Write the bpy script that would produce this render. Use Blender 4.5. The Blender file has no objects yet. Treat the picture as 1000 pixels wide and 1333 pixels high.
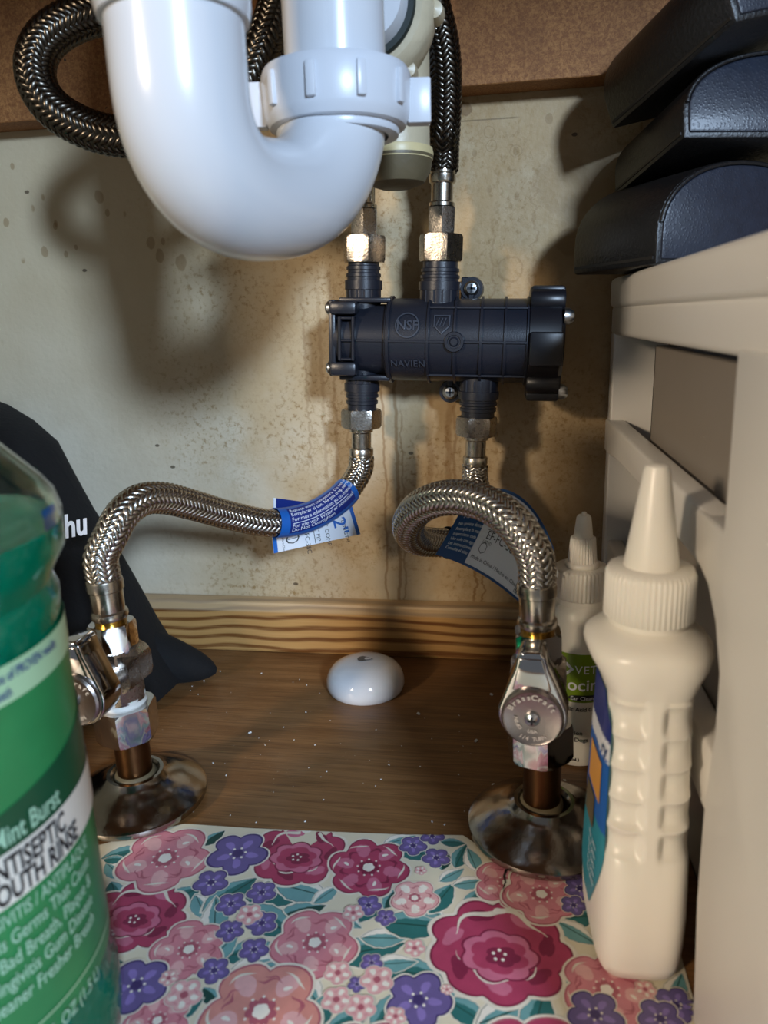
import bpy, bmesh, math, random
import numpy as np
from mathutils import Vector, Matrix
random.seed(7)
SC = bpy.context.scene
COL = SC.collection

# ------------------------------------------------------------------ camera
# world: X right along the back wall, Y into the wall (wall at Y=0), Z up, floor Z=0, metres
W, H, F = 1000.0, 1333.0, 960.0
CAM = np.array([0.0, -0.455, 0.2166])
def _axes():
    d = np.array([150.0, -256.5, F]); d /= np.linalg.norm(d)
    n = np.cross(d, [1.0, -0.032, 0.0]); n /= np.linalg.norm(n)
    if n[1] > 0: n = -n
    x = np.cross(d, n); x /= np.linalg.norm(x)
    return np.array([x, d, n]).T
M = _axes()
def at(px, py, Y=None, Z=None, X=None):
    """point of the place seen at a photo pixel, on a plane of known X, Y or Z"""
    ax, v = (0, X) if X is not None else ((1, Y) if Y is not None else (2, Z))
    d = M.T @ np.array([px - W/2, py - H/2, F])
    return CAM + d * ((v - CAM[ax]) / d[ax])
cd = bpy.data.cameras.new('camera'); cam = bpy.data.objects.new('camera', cd); COL.objects.link(cam)
cd.sensor_width = 36.0; cd.lens = 36.0 * F / H
cd.clip_start = 0.005
R = Matrix((M[0], -M[1], -M[2])).transposed()
cam.matrix_world = Matrix.Translation(Vector(CAM)) @ R.to_4x4()
cd.dof.use_dof = True; cd.dof.focus_distance = 0.385; cd.dof.aperture_fstop = 12.0
SC.camera = cam

# ------------------------------------------------------------------ world, lights, exposure
wd = bpy.data.worlds.new('world'); SC.world = wd; wd.use_nodes = True
wd.node_tree.nodes['Background'].inputs[0].default_value = (0.80, 0.88, 1.0, 1)
wd.node_tree.nodes['Background'].inputs[1].default_value = 0.15
def area(name, loc, target, size, col, power, sy=None):
    l = bpy.data.lights.new(name, 'AREA'); l.size = size; l.color = col; l.energy = power
    if sy: l.shape = 'RECTANGLE'; l.size_y = sy
    o = bpy.data.objects.new(name, l); COL.objects.link(o); o.location = loc
    o.rotation_euler = (Vector(target) - Vector(loc)).to_track_quat('-Z', 'Y').to_euler()
area('window_daylight', (0.60, -1.42, 0.66), (-0.08, 0, 0.2), 0.15, (0.58, 0.76, 1.0), 27.0, 0.17)
area('room_lamp', (-1.12, -1.68, 0.70), (0.03, 0, 0.18), 0.18, (1.0, 0.81, 0.60), 22.0)
SC.view_settings.view_transform = 'Standard'; SC.view_settings.look = 'None'
SC.view_settings.gamma = 1.0; SC.view_settings.use_curve_mapping = False
SC.view_settings.exposure = 0.0

# ------------------------------------------------------------------ helpers
def lin(c):
    if isinstance(c, str):
        c = [int(c[i:i+2], 16) / 255 for i in (0, 2, 4)]
    return tuple((v/12.92 if v <= 0.04045 else ((v+0.055)/1.055)**2.4) for v in c[:3]) + (1.0,)

class NT:
    """small node-tree writer"""
    def __init__(s, name):
        s.m = bpy.data.materials.new(name); s.m.use_nodes = True
        s.t = s.m.node_tree; s.b = s.t.nodes['Principled BSDF']; s._p = None
    def n(s, kind, **kw):
        x = s.t.nodes.new(kind)
        for k, v in kw.items(): setattr(x, k, v)
        return x
    def put(s, sock, v):
        if hasattr(v, 'is_linked') or hasattr(v, 'links'): s.t.links.new(v, sock)
        elif isinstance(v, (tuple, list)) and len(v) == 3 and sock.type == 'RGBA': sock.default_value = tuple(v) + (1,)
        else: sock.default_value = v
    def pos(s):
        if s._p is None: s._p = s.n('ShaderNodeNewGeometry').outputs['Position']
        return s._p
    def obj(s): return s.n('ShaderNodeTexCoord').outputs['Object']
    def math(s, op, a, b=0.0, clamp=False):
        x = s.n('ShaderNodeMath', operation=op, use_clamp=clamp); s.put(x.inputs[0], a); s.put(x.inputs[1], b); return x.outputs[0]
    def sep(s, v):
        x = s.n('ShaderNodeSeparateXYZ'); s.put(x.inputs[0], v); return x.outputs
    def vscale(s, v, sc):
        x = s.n('ShaderNodeMapping'); s.put(x.inputs[0], v); x.inputs['Scale'].default_value = sc; return x.outputs[0]
    def noise(s, v, scale, detail=3, rough=0.55, dist=0.0, color=False):
        x = s.n('ShaderNodeTexNoise'); s.put(x.inputs['Vector'], v)
        x.inputs['Scale'].default_value = scale; x.inputs['Detail'].default_value = detail
        x.inputs['Roughness'].default_value = rough; x.inputs['Distortion'].default_value = dist
        return x.outputs['Color' if color else 'Fac']
    def voro(s, v, scale, feature='F1'):
        x = s.n('ShaderNodeTexVoronoi', feature=feature); s.put(x.inputs['Vector'], v); x.inputs['Scale'].default_value = scale
        return x.outputs['Distance']
    def ramp(s, f, a, b):
        x = s.n('ShaderNodeMapRange', interpolation_type='SMOOTHSTEP'); s.put(x.inputs['Value'], f)
        x.inputs['From Min'].default_value = a; x.inputs['From Max'].default_value = b; return x.outputs[0]
    def mix(s, f, a, b, mode='MIX'):
        x = s.n('ShaderNodeMix', data_type='RGBA', blend_type=mode)
        s.put(x.inputs[0], f); s.put(x.inputs[6], a); s.put(x.inputs[7], b); return x.outputs[2]
    def bump(s, h, dist, strength=1.0):
        x = s.n('ShaderNodeBump'); s.put(x.inputs['Height'], h); x.inputs['Distance'].default_value = dist
        x.inputs['Strength'].default_value = strength; s.t.links.new(x.outputs[0], s.b.inputs['Normal'])
    def set(s, **kw):
        for k, v in kw.items(): s.put(s.b.inputs[k.replace('_', ' ')], v)
        return s.m

def pm(name, col, rough=0.5, metal=0.0, vary=0.08, scale=60, bump=0.0, bscale=400, rvary=0.0, **kw):
    """plain procedural material: base colour with a little noise, optional relief"""
    t = NT(name); c = lin(col); p = t.obj()
    f = t.noise(p, scale, 4)
    lo = tuple(v*(1-vary) for v in c[:3]); hi = tuple(min(1, v*(1+vary)) for v in c[:3])
    t.set(Base_Color=t.mix(f, lo, hi), Metallic=metal)
    if rvary: t.set(Roughness=t.math('ADD', t.math('MULTIPLY', t.noise(p, scale*1.7, 3), rvary), rough - rvary/2))
    else: t.set(Roughness=rough)
    for k, v in kw.items(): t.set(**{k: v})
    if bump: t.bump(t.noise(p, bscale, 3), bump)
    return t.m

WORLDLOC = {}
def tag(o, label=None, cat=None, group=None, kind=None):
    for k, v in (('label', label), ('category', cat), ('group', group), ('kind', kind)):
        if v: o[k] = v
    return o
def thing(name, label, cat, loc=(0, 0, 0), group=None):
    o = bpy.data.objects.new(name, None); o.empty_display_size = 0.01; COL.objects.link(o)
    o.location = loc; WORLDLOC[o.name] = np.array(loc, float)
    return tag(o, label, cat, group)
def mk(name, V, Fc, mat, parent=None, smooth=True, sharp=35, fm=None):
    """one mesh object from world-space verts (parents are unrotated while building)"""
    V = np.asarray(V, float).reshape(-1, 3)
    off = WORLDLOC[parent.name] if parent is not None else np.zeros(3)
    me = bpy.data.meshes.new(name); me.from_pydata((V - off).tolist(), [], [list(map(int, f)) for f in Fc]); 
    for m in (mat if isinstance(mat, (list, tuple)) else [mat]): me.materials.append(m)
    if fm is not None: me.polygons.foreach_set('material_index', list(fm))
    me.update()
    bm = bmesh.new(); bm.from_mesh(me); bmesh.ops.recalc_face_normals(bm, faces=bm.faces); bm.to_mesh(me); bm.free()
    if smooth:
        me.polygons.foreach_set('use_smooth', [True]*len(me.polygons))
        if sharp: me.set_sharp_from_angle(angle=math.radians(sharp))
    o = bpy.data.objects.new(name, me); COL.objects.link(o)
    if parent is not None: o.parent = parent; 
    WORLDLOC[o.name] = off
    return o
class Geo:
    def __init__(s): s.V = []; s.F = []; s.m = []
    def add(s, V, Fc, mi=0):
        k = len(s.V); s.V += [tuple(map(float, v)) for v in V]; s.F += [[i + k for i in f] for f in Fc]; s.m += [mi]*len(Fc); return s
    def mk(s, name, mat, parent=None, **kw): return mk(name, s.V, s.F, mat, parent, fm=s.m, **kw)

def frame(origin, axis, up=(0, 0, 1)):
    z = np.array(axis, float); z /= np.linalg.norm(z)
    u = np.array(up, float)
    if abs(u @ z) > 0.95: u = np.array([1.0, 0, 0])
    x = np.cross(u, z); x /= np.linalg.norm(x); y = np.cross(z, x)
    A = np.eye(4); A[:3, 0] = x; A[:3, 1] = y; A[:3, 2] = z; A[:3, 3] = origin
    return A
def xf(A, V):
    V = np.asarray(V, float); return V @ A[:3, :3].T + A[:3, 3]
def lathe(prof, seg=32, A=None, rfun=None, cap=True):
    V = []; Fc = []
    n = len(prof)
    for i in range(seg):
        a = 2*math.pi*i/seg
        for r, z in prof:
            k = rfun(a, z) if rfun else 1.0
            V.append((r*k*math.cos(a), r*k*math.sin(a), z))
    for i in range(seg):
        j = (i+1) % seg
        for q in range(n-1): Fc.append((i*n+q, j*n+q, j*n+q+1, i*n+q+1))
    if cap:
        if prof[0][0] > 1e-5: Fc.append([i*n for i in range(seg)][::-1])
        if prof[-1][0] > 1e-5: Fc.append([i*n+n-1 for i in range(seg)])
    V = np.array(V)
    return (xf(A, V) if A is not None else V), Fc
def prism(poly, z0, z1, A=None, bevel=0.0, seg=2):
    """polygon (x,y) pushed from z0 to z1, edges bevelled"""
    bm = bmesh.new()
    vs = [bm.verts.new((x, y, z0)) for x, y in poly]; bm.faces.new(vs)
    r = bmesh.ops.extrude_face_region(bm, geom=bm.faces[:])
    for v in r['geom']:
        if isinstance(v, bmesh.types.BMVert): v.co.z = z1
    bmesh.ops.recalc_face_normals(bm, faces=bm.faces)
    if bevel: bmesh.ops.bevel(bm, geom=bm.edges[:], offset=bevel, segments=seg, profile=0.5, affect='EDGES', clamp_overlap=True)
    bm.verts.index_update()
    V = np.array([v.co[:] for v in bm.verts]); Fc = [[v.index for v in f.verts] for f in bm.faces]; bm.free()
    return (xf(A, V) if A is not None else V), Fc
def box(x0, x1, y0, y1, z0, z1, bevel=0.0, seg=2, A=None):
    return prism([(x0, y0), (x1, y0), (x1, y1), (x0, y1)], z0, z1, A, bevel, seg)
def hexa(r, z0, z1, A, ch=0.0012, rot=0.0):
    """hexagon nut with chamfered corners, r = half the flat width"""
    Rr = r/math.cos(math.pi/6); V = []; Fc = []
    n = 36
    lev = [(z0, 0.90), (z0+ch, 1.0), (z1-ch, 1.0), (z1, 0.90)]
    for i in range(n):
        a = 2*math.pi*i/n + rot
        b = ((a - rot) % (math.pi/3)) - math.pi/6
        hx = r/math.cos(b)
        for z, k in lev:
            rr = min(hx, Rr*(0.93 if k < 1 else 1.0)) if True else hx
            V.append((rr*math.cos(a), rr*math.sin(a), z))
    m = 4
    for i in range(n):
        j = (i+1) % n
        for q in range(3): Fc.append((i*m+q, j*m+q, j*m+q+1, i*m+q+1))
    Fc.append([i*m for i in range(n)][::-1]); Fc.append([i*m+3 for i in range(n)])
    return xf(A, np.array(V)), Fc

def spline(P, step=0.0015):
    """centripetal-ish Catmull-Rom through P, resampled evenly"""
    P = np.array(P, float); P = np.vstack([2*P[0]-P[1], P, 2*P[-1]-P[-2]]); out = []
    for i in range(1, len(P)-2):
        p0, p1, p2, p3 = P[i-1:i+3]
        d0, d1, d2 = [max(np.linalg.norm(b-a), 1e-6)**0.5 for a, b in ((p0, p1), (p1, p2), (p2, p3))]
        m1 = d1*((p1-p0)/d0 - (p2-p0)/(d0+d1) + (p2-p1)/d1)
        m2 = d1*((p2-p1)/d1 - (p3-p1)/(d1+d2) + (p3-p2)/d2)
        for t in np.linspace(0, 1, 40, endpoint=False):
            out.append((2*t**3-3*t**2+1)*p1 + (t**3-2*t**2+t)*m1 + (-2*t**3+3*t**2)*p2 + (t**3-t**2)*m2)
    out.append(P[-2]); out = np.array(out)
    s = np.concatenate([[0], np.cumsum(np.linalg.norm(np.diff(out, axis=0), axis=1))])
    n = max(4, int(s[-1]/step)); ss = np.linspace(0, s[-1], n+1)
    Q = np.stack([np.interp(ss, s, out[:, k]) for k in range(3)], 1)
    for _ in range(6): Q[1:-1] = 0.25*Q[:-2] + 0.5*Q[1:-1] + 0.25*Q[2:]
    return Q
def frames(Q):
    T = np.gradient(Q, axis=0); T /= np.linalg.norm(T, axis=1)[:, None]
    N = np.zeros_like(Q); u = np.array([0, 0, 1.0]) if abs(T[0][2]) < 0.9 else np.array([1.0, 0, 0])
    N[0] = np.cross(T[0], u); N[0] /= np.linalg.norm(N[0])
    for i in range(1, len(Q)):
        v = N[i-1] - T[i]*(N[i-1] @ T[i]); N[i] = v/np.linalg.norm(v)
    return T, N, np.cross(T, N)
def tube(Q, r, seg=24, cap=True):
    T, N, B = frames(Q); V = []; Fc = []
    rr = r if hasattr(r, '__len__') else [r]*len(Q)
    for i in range(len(Q)):
        for k in range(seg):
            a = 2*math.pi*k/seg; V.append(Q[i] + rr[i]*(math.cos(a)*N[i] + math.sin(a)*B[i]))
    for i in range(len(Q)-1):
        for k in range(seg):
            l = (k+1) % seg; Fc.append((i*seg+k, i*seg+l, (i+1)*seg+l, (i+1)*seg+k))
    if cap: Fc.append(list(range(seg))[::-1]); Fc.append([(len(Q)-1)*seg+k for k in range(seg)])
    return V, Fc
def braid(Q, R, n=12, pitch=0.032):
    """two-over-two braided sleeve: every carrier is a helical ribbon that dives under the crossing ones"""
    T, N, B = frames(Q)
    s = np.concatenate([[0], np.cumsum(np.linalg.norm(np.diff(Q, axis=0), axis=1))]); L = s[-1]
    steps = int(L/pitch*44); tt = np.linspace(0, L, steps+1)
    def ip(X): return np.stack([np.interp(tt, s, X[:, k]) for k in range(3)], 1)
    q, nn, bb, tg = ip(Q), ip(N), ip(B), ip(T)
    ang = math.atan2(pitch, 2*math.pi*R); sp = 2*math.pi*R/n*math.sin(ang); hw = sp*0.49
    V = []; Fc = []
    cs = [(-1.0, -0.00030), (-0.62, 0.00012), (0.0, 0.00022), (0.62, 0.00012), (1.0, -0.00030)]
    m = len(cs)
    for hand in (1, -1):
        for i in range(n):
            u = i/n + hand*tt/pitch; a = 2*math.pi*u
            h = hand*0.00034*np.clip(1.9*np.sin(math.pi*n*u + 0.4), -1, 1)
            rad = np.cos(a)[:, None]*nn + np.sin(a)[:, None]*bb
            tan = -np.sin(a)[:, None]*nn + np.cos(a)[:, None]*bb
            side = tan*math.sin(ang)*1.0 - hand*tg*math.cos(ang)
            base = len(V)
            rows = [q + rad*(R - 0.0007 + h + dz)[:, None] + side*(c*hw) for c, dz in cs]
            arr = np.stack(rows, 1).reshape(-1, 3); V.extend(arr.tolist())
            for k in range(steps):
                o = base + k*m
                for j in range(m-1): Fc.append((o+j, o+j+1, o+m+j+1, o+m+j))
    return V, Fc

FONTS = {}
def text_geo(s, size, fmap, align='LEFT', bold=0.0, shear=0.0, space=1.0):
    """lettering as flat faces, each vertex put in place by fmap(x, y)"""
    cu = bpy.data.curves.new('lettering', 'FONT'); cu.body = s; cu.size = size; cu.align_x = align
    cu.resolution_u = 3; cu.offset = bold; cu.shear = shear; cu.space_character = space; cu.fill_mode = 'FRONT'
    o = bpy.data.objects.new('lettering', cu); COL.objects.link(o)
    dg = bpy.context.evaluated_depsgraph_get(); dg.update()
    me = o.evaluated_get(dg).to_mesh()
    V = [fmap(v.co.x, v.co.y) for v in me.vertices]; Fc = [list(p.vertices) for p in me.polygons]
    bpy.data.objects.remove(o); bpy.data.curves.remove(cu)
    return V, Fc
def copy_tree(o, parent=None):
    c = o.copy(); COL.objects.link(c)
    if parent is not None: c.parent = parent
    for ch in list(o.children): copy_tree(ch, c)
    return c

# ------------------------------------------------------------------ materials
def mat_wall():
    t = NT('stained_wall_board'); p = t.pos(); x, y, z = t.sep(p)
    base = t.mix(t.ramp(t.noise(p, 9, 4), 0.3, 0.7), lin('bfb299')[:3], lin('d2c8b2')[:3])
    base = t.mix(t.math('MULTIPLY', t.ramp(z, 0.13, 0.27), 0.55), base, lin('b09c76')[:3])
    # warm yellowing that spreads across the middle
    zone = t.math('MULTIPLY', t.ramp(x, -0.27, -0.14), t.ramp(t.noise(p, 14, 5, 0.6), 0.30, 0.62))
    base = t.mix(t.math('MULTIPLY', zone, 0.60), base, lin('b0915e')[:3])
    rz = t.math('MULTIPLY', t.ramp(x, -0.085, -0.02), t.ramp(t.noise(p, 10, 5, 0.65), 0.25, 0.65))
    base = t.mix(t.math('MULTIPLY', rz, 0.75), base, lin('94733f')[:3])
    # fine speckled mildew and crackle
    sp = t.ramp(t.noise(p, 270, 4, 0.72), 0.50, 0.66)
    spz = t.math('MULTIPLY', sp, t.math('MULTIPLY', t.ramp(x, -0.25, -0.17), t.ramp(t.noise(p, 16, 3), 0.38, 0.58)))
    base = t.mix(t.math('MULTIPLY', spz, 0.85), base, lin('8a6c3c')[:3])
    wp = t.n('ShaderNodeVectorMath', operation='ADD'); t.put(wp.inputs[0], p)
    ws = t.n('ShaderNodeVectorMath', operation='SCALE'); t.put(ws.inputs[0], t.noise(p, 130, 3, color=True)); ws.inputs['Scale'].default_value = 0.016
    t.t.links.new(ws.outputs[0], wp.inputs[1])
    cr = t.voro(wp.outputs[0], 150, 'DISTANCE_TO_EDGE')
    crm = t.math('MULTIPLY', t.math('SUBTRACT', 1.0, t.ramp(cr, 0.0, 0.07)), t.math('MULTIPLY', t.ramp(t.noise(p, 18, 3), 0.45, 0.6), t.ramp(x, -0.22, -0.12)))
    base = t.mix(t.math('MULTIPLY', crm, 0.40), base, lin('8f7040')[:3])
    # spatter, upper part
    vs = t.voro(t.vscale(p, (1, 1, 0.6)), 95)
    spat = t.math('MULTIPLY', t.math('SUBTRACT', 1.0, t.ramp(vs, 0.09, 0.16)), t.math('MULTIPLY', t.ramp(z, 0.19, 0.26), t.ramp(t.noise(p, 30, 2), 0.52, 0.6)))
    base = t.mix(t.math('MULTIPLY', spat, 0.55), base, lin('86683a')[:3])
    # individual drops and rings
    nz = t.noise(p, 170, 3)
    def drop(base, px, py, r, ring=False, amt=0.6, col='7d5f30', sx=1.0):
        c = at(px, py, Y=0)
        dx = t.math('MULTIPLY', t.math('SUBTRACT', x, float(c[0])), sx); dz = t.math('SUBTRACT', z, float(c[2]))
        d = t.math('SQRT', t.math('ADD', t.math('MULTIPLY', dx, dx), t.math('MULTIPLY', dz, dz)))
        d = t.math('ADD', t.math('DIVIDE', d, r), t.math('MULTIPLY', t.math('SUBTRACT', nz, 0.5), 0.9))
        if ring: m = t.math('SUBTRACT', 1.0, t.ramp(t.math('ABSOLUTE', t.math('SUBTRACT', d, 1.0)), 0.03, 0.16))
        else: m = t.math('SUBTRACT', 1.0, t.ramp(d, 0.85, 1.05))
        return t.mix(t.math('MULTIPLY', m, amt), base, lin(col)[:3])
    for px, py, r in ((129, 256, .0042), (140, 277, .0022), (58, 328, .0035), (8, 290, .003), (72, 294, .0022), (86, 331, .002), (196, 316, .004),
                      (208, 333, .004), (236, 342, .005), (212, 314, .0022), (99, 322, .0018), (16, 217, .002), (672, 196, .0025), (618, 200, .0022), (715, 155, .003)):
        base = drop(base, px, py, r, amt=0.5, sx=1.4)
    for px, py, r in ((665, 350, .0068), (640, 190, .0028), (672, 196, .0032), (637, 172, .003)): base = drop(base, px, py, r, True, 0.4)
    base = drop(base, 730, 240, .016, amt=0.3); base = drop(base, 742, 315, .008, amt=0.4); base = drop(base, 605, 142, .004, amt=0.7, col='6a4a1e')
    for px, py in ((205, 580), (225, 608), (190, 640), (110, 352), (535, 590), (748, 175), (385, 760), (35, 250)): base = drop(base, px, py, .0010, amt=0.8, col='3a2a18', sx=0.6)
    # dribbles running down under the fittings
    nd = t.noise(t.vscale(p, (1, 1, 1)), 45, 4)
    def drip(base, px, z0, z1, w, amp, amt, seed):
        c = at(px, 600, Y=0)
        nn = t.noise(t.vscale(p, (0.0, 0.0, 1.0)), 30 + seed*7, 4)
        dx = t.math('SUBTRACT', t.math('SUBTRACT', x, float(c[0])), t.math('MULTIPLY', t.math('SUBTRACT', nn, 0.5), amp))
        m = t.math('SUBTRACT', 1.0, t.ramp(t.math('ABSOLUTE', dx), w*0.3, w))
        m = t.math('MULTIPLY', m, t.math('MULTIPLY', t.ramp(z, z0, z0+0.01), t.math('SUBTRACT', 1.0, t.ramp(z, z1-0.02, z1))))
        return t.mix(t.math('MULTIPLY', m, amt), base, lin('7a5522')[:3])
    for k, (px, za, zb, w, am, amt) in enumerate(((500, .03, .19, .0011, .012, .55), (517, .02, .195, .0016, .010, .6), (524, .02, .17, .0009, .014, .45), (585, .08, .18, .003, .010, .5),
                                   (592, .09, .19, .0014, .008, .5), (560, .1, .185, .003, .01, .35), (618, .03, .09, .0013, .016, .7), (628, .03, .1, .001, .018, .6),
                                   (440, .10, .25, .0014, .010, .35), (425, .11, .24, .0018, .009, .3), (455, .09, .2, .001, .01, .35), (405, .12, .24, .0012, .012, .3), (640, .22, .28, .001, .012, .3), (690, .2, .3, .001, .02, .3))):
        base = drip(base, px, za, zb, w, am, amt, k)
    # pencil line of an old joint near the top
    c = at(600, 158, Y=0)
    ln = t.math('SUBTRACT', 1.0, t.ramp(t.math('ABSOLUTE', t.math('SUBTRACT', z, float(c[2]))), 0.0002, 0.0006))
    ln = t.math('MULTIPLY', ln, t.math('MULTIPLY', t.ramp(x, -0.04, -0.03), t.math('SUBTRACT', 1.0, t.ramp(x, 0.006, 0.012))))
    base = t.mix(t.math('MULTIPLY', ln, 0.7), base, lin('6a5430')[:3])
    t.bump(t.math('ADD', t.noise(p, 300, 4), t.math('MULTIPLY', t.noise(p, 40, 2), 2.0)), 0.0006, 0.5)
    return t.set(Base_Color=base, Roughness=0.55)
def mat_wood(name, c0, c1, c2, axis=(1, 1, 1), scale=18, rough=0.35, dust=0.0, fine=1.0, wave=None):
    t = NT(name); p = t.pos()
    g = t.noise(t.vscale(p, axis), scale, 5, 0.6, 0.4)
    f = t.noise(t.vscale(p, tuple(a*6 if a > 5 else a*2 for a in axis)), scale, 3, 0.7)
    col = t.mix(t.ramp(g, 0.32, 0.68), lin(c0)[:3], lin(c1)[:3])
    col = t.mix(t.math('MULTIPLY', t.ramp(f, 0.48, 0.64), fine), col, lin(c2)[:3])
    if dust:
        k2 = t.noise(t.vscale(p, (9, 330, 330)), 3.0, 3, 0.7)
        col = t.mix(t.math('MULTIPLY', t.ramp(k2, 0.54, 0.68), 0.55), col, lin('3a2410')[:3])
        col = t.mix(t.math('MULTIPLY', t.ramp(k2, 0.46, 0.34), 0.30), col, lin('9a7248')[:3])
        d = t.math('MULTIPLY', t.ramp(t.noise(p, 500, 2, 0.8), 0.68, 0.74), t.ramp(t.noise(p, 22, 3), 0.48, 0.62))
        col = t.mix(t.math('MULTIPLY', d, dust), col, lin('b8aa94')[:3])
        h = t.math('MULTIPLY', t.ramp(t.noise(p, 12, 4, 0.65), 0.45, 0.75), 0.18)
        col = t.mix(h, col, lin('9a8a74')[:3])
    t.bump(f, 0.0002, 0.6)
    return t.set(Base_Color=col, Roughness=rough)
def mat_pine():
    t = NT('pine_trim'); p = t.pos(); x, y, z = t.sep(p)
    w = t.math('ADD', t.math('MULTIPLY', z, 1.0), t.math('MULTIPLY', t.math('SUBTRACT', t.noise(t.vscale(p, (7, 1, 14)), 1.3, 2, 0.4), 0.5), 0.022))
    w = t.math('ADD', w, t.math('MULTIPLY', y, 0.6))
    s = t.math('SINE', t.math('MULTIPLY', w, 900.0))
    st = t.ramp(s, -0.3, 0.95)
    f = t.noise(t.vscale(p, (8, 300, 300)), 4, 3, 0.6)
    col = t.mix(st, lin('b58a52')[:3], lin('6e431d')[:3])
    col = t.mix(t.math('MULTIPLY', t.ramp(f, 0.45, 0.7), 0.25), col, lin('d0a870')[:3])
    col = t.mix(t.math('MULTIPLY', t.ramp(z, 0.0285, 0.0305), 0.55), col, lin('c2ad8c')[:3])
    return t.set(Base_Color=col, Roughness=0.4)
def mat_particle():
    t = NT('particle_board'); p = t.pos()
    a = t.noise(p, 620, 4, 0.8, 0.5); b = t.noise(p, 40, 3)
    col = t.mix(t.ramp(a, 0.35, 0.7), lin('7a4a22')[:3], lin('a87440')[:3])
    col = t.mix(t.math('MULTIPLY', t.ramp(b, 0.4, 0.7), 0.35), col, lin('633814')[:3])
    v = t.voro(p, 120)
    col = t.mix(t.math('MULTIPLY', t.math('SUBTRACT', 1.0, t.ramp(v, 0.07, 0.13)), t.ramp(t.noise(p, 60, 2), 0.55, 0.6)), col, lin('1d0f06')[:3])
    t.bump(a, 0.0004, 0.7)
    return t.set(Base_Color=col, Roughness=0.7)

MT = {}
MT['wall'] = mat_wall()
MT['floor'] = mat_wood('brown_veneer', '86603a', '6e4a28', '543518', axis=(3, 42, 42), scale=3.2, rough=0.38, dust=0.8, fine=0.55)
MT['pine'] = mat_pine()
MT['particle'] = mat_particle()
MT['side'] = pm('cabinet_side', '9a8a6c', 0.6, vary=0.15, scale=20)
MT['white'] = pm('white_pvc', 'cacdd2', 0.24, vary=0.02, scale=30, Coat_Weight=0.3, Coat_Roughness=0.1)
MT['nutwhite'] = pm('white_nut_plastic', 'c8ccd3', 0.3, vary=0.02)
MT['cream'] = pm('aged_cream_plastic', 'b9ad92', 0.4, vary=0.25, scale=70, bump=0.0003, bscale=200)
MT['grimy'] = pm('grimy_drain_plastic', '5f553f', 0.5, vary=0.35, scale=90, bump=0.0004, bscale=160)
MT['creamring'] = pm('cream_ring', 'c9b98c', 0.4, vary=0.15, scale=120)
MT['rubber'] = pm('dark_gasket', '15201e', 0.5)
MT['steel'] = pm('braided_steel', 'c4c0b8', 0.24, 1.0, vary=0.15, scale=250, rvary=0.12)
MT['shadesteel'] = pm('shaded_braid_steel', '524d46', 0.28, 1.0, vary=0.2, scale=250, rvary=0.12)  # same steel as the lower hoses, with the upper hoses' shade in the colour
MT['core'] = pm('hose_core', '14110d', 0.6)
MT['crimp'] = pm('crimped_steel', 'b9b2a6', 0.25, 1.0, vary=0.1, scale=200, rvary=0.15)
MT['nickel'] = pm('nickel_nut', 'a8a198', 0.28, 1.0, vary=0.12, scale=300, bump=0.00012, bscale=900, rvary=0.15)
MT['brass'] = pm('brass_ring', 'b98e3e', 0.25, 1.0)
MT['bright'] = pm('bright_raised_metal', 'ddd8d2', 0.35, 0.6)
MT['satin'] = pm('satin_chrome', 'a39a96', 0.30, 1.0, vary=0.08, bump=0.00006, bscale=700)
MT['chrome'] = pm('chrome', 'c9c6c4', 0.09, 1.0, vary=0.05, rvary=0.06)
MT['flange'] = pm('scuffed_chrome', '9a938a', 0.17, 1.0, vary=0.2, scale=90, bump=0.0001, bscale=250, rvary=0.2)
MT['copper'] = pm('tarnished_copper', '63452b', 0.36, 1.0, vary=0.35, scale=120, rvary=0.2)
MT['tape'] = pm('white_thread_tape', 'd8d6d0', 0.6, bump=0.0003, bscale=500)
MT['black'] = pm('black_nylon', '1c1f28', 0.33, vary=0.15, scale=100, bump=0.00006, bscale=1500)
MT['blackcap'] = pm('black_cap_nylon', '15151a', 0.36, vary=0.15, scale=100)
MT['emboss'] = pm('raised_lettering', '343a45', 0.35)
MT['screw'] = pm('zinc_screw', 'c4c8cc', 0.3, 1.0, vary=0.2, scale=600)
MT['slot'] = pm('screw_recess', '30343a', 0.5, 0.6)
MT['gloss'] = pm('gloss_white', 'e8ebf0', 0.14, vary=0.01, Coat_Weight=0.4)
MT['grey'] = pm('logo_grey', '5d6266', 0.4)
MT['bag'] = pm('black_cloth', '060608', 0.9, vary=0.3, scale=40, bump=0.0005, bscale=300)
MT['bagtxt'] = pm('white_print', 'd9dade', 0.6)
MT['caseside'] = pm('black_leatherette', '0b0b0d', 0.42, vary=0.2, bump=0.0003, bscale=600)
def mat_leather():
    t = NT('pebbled_leatherette'); p = t.obj()
    v = t.voro(p, 800)
    t.bump(t.math('SUBTRACT', 1.0, t.ramp(v, 0.0, 0.6)), 0.00012, 0.5)
    return t.set(Base_Color=t.mix(t.noise(p, 200, 3), lin('141822')[:3], lin('222836')[:3]), Roughness=0.40)
MT['leather'] = mat_leather()
MT['unit'] = pm('white_cart_plastic', 'e6e2da', 0.36, vary=0.02, scale=20)
MT['drawer'] = pm('frosted_grey_drawer', '8e857b', 0.4, vary=0.05, scale=20)
MT['bottlewhite'] = pm('white_hdpe', 'eee9dd', 0.34, vary=0.02, Subsurface_Weight=0.15, Subsurface_Radius=(0.01, 0.008, 0.006), Subsurface_Scale=0.3)
MT['blue'] = pm('print_blue', '1f62b4', 0.35); MT['navy'] = pm('print_navy', '1d2f78', 0.35); MT['tagblue'] = pm('print_deep_blue', '0f4378', 0.35)
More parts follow.
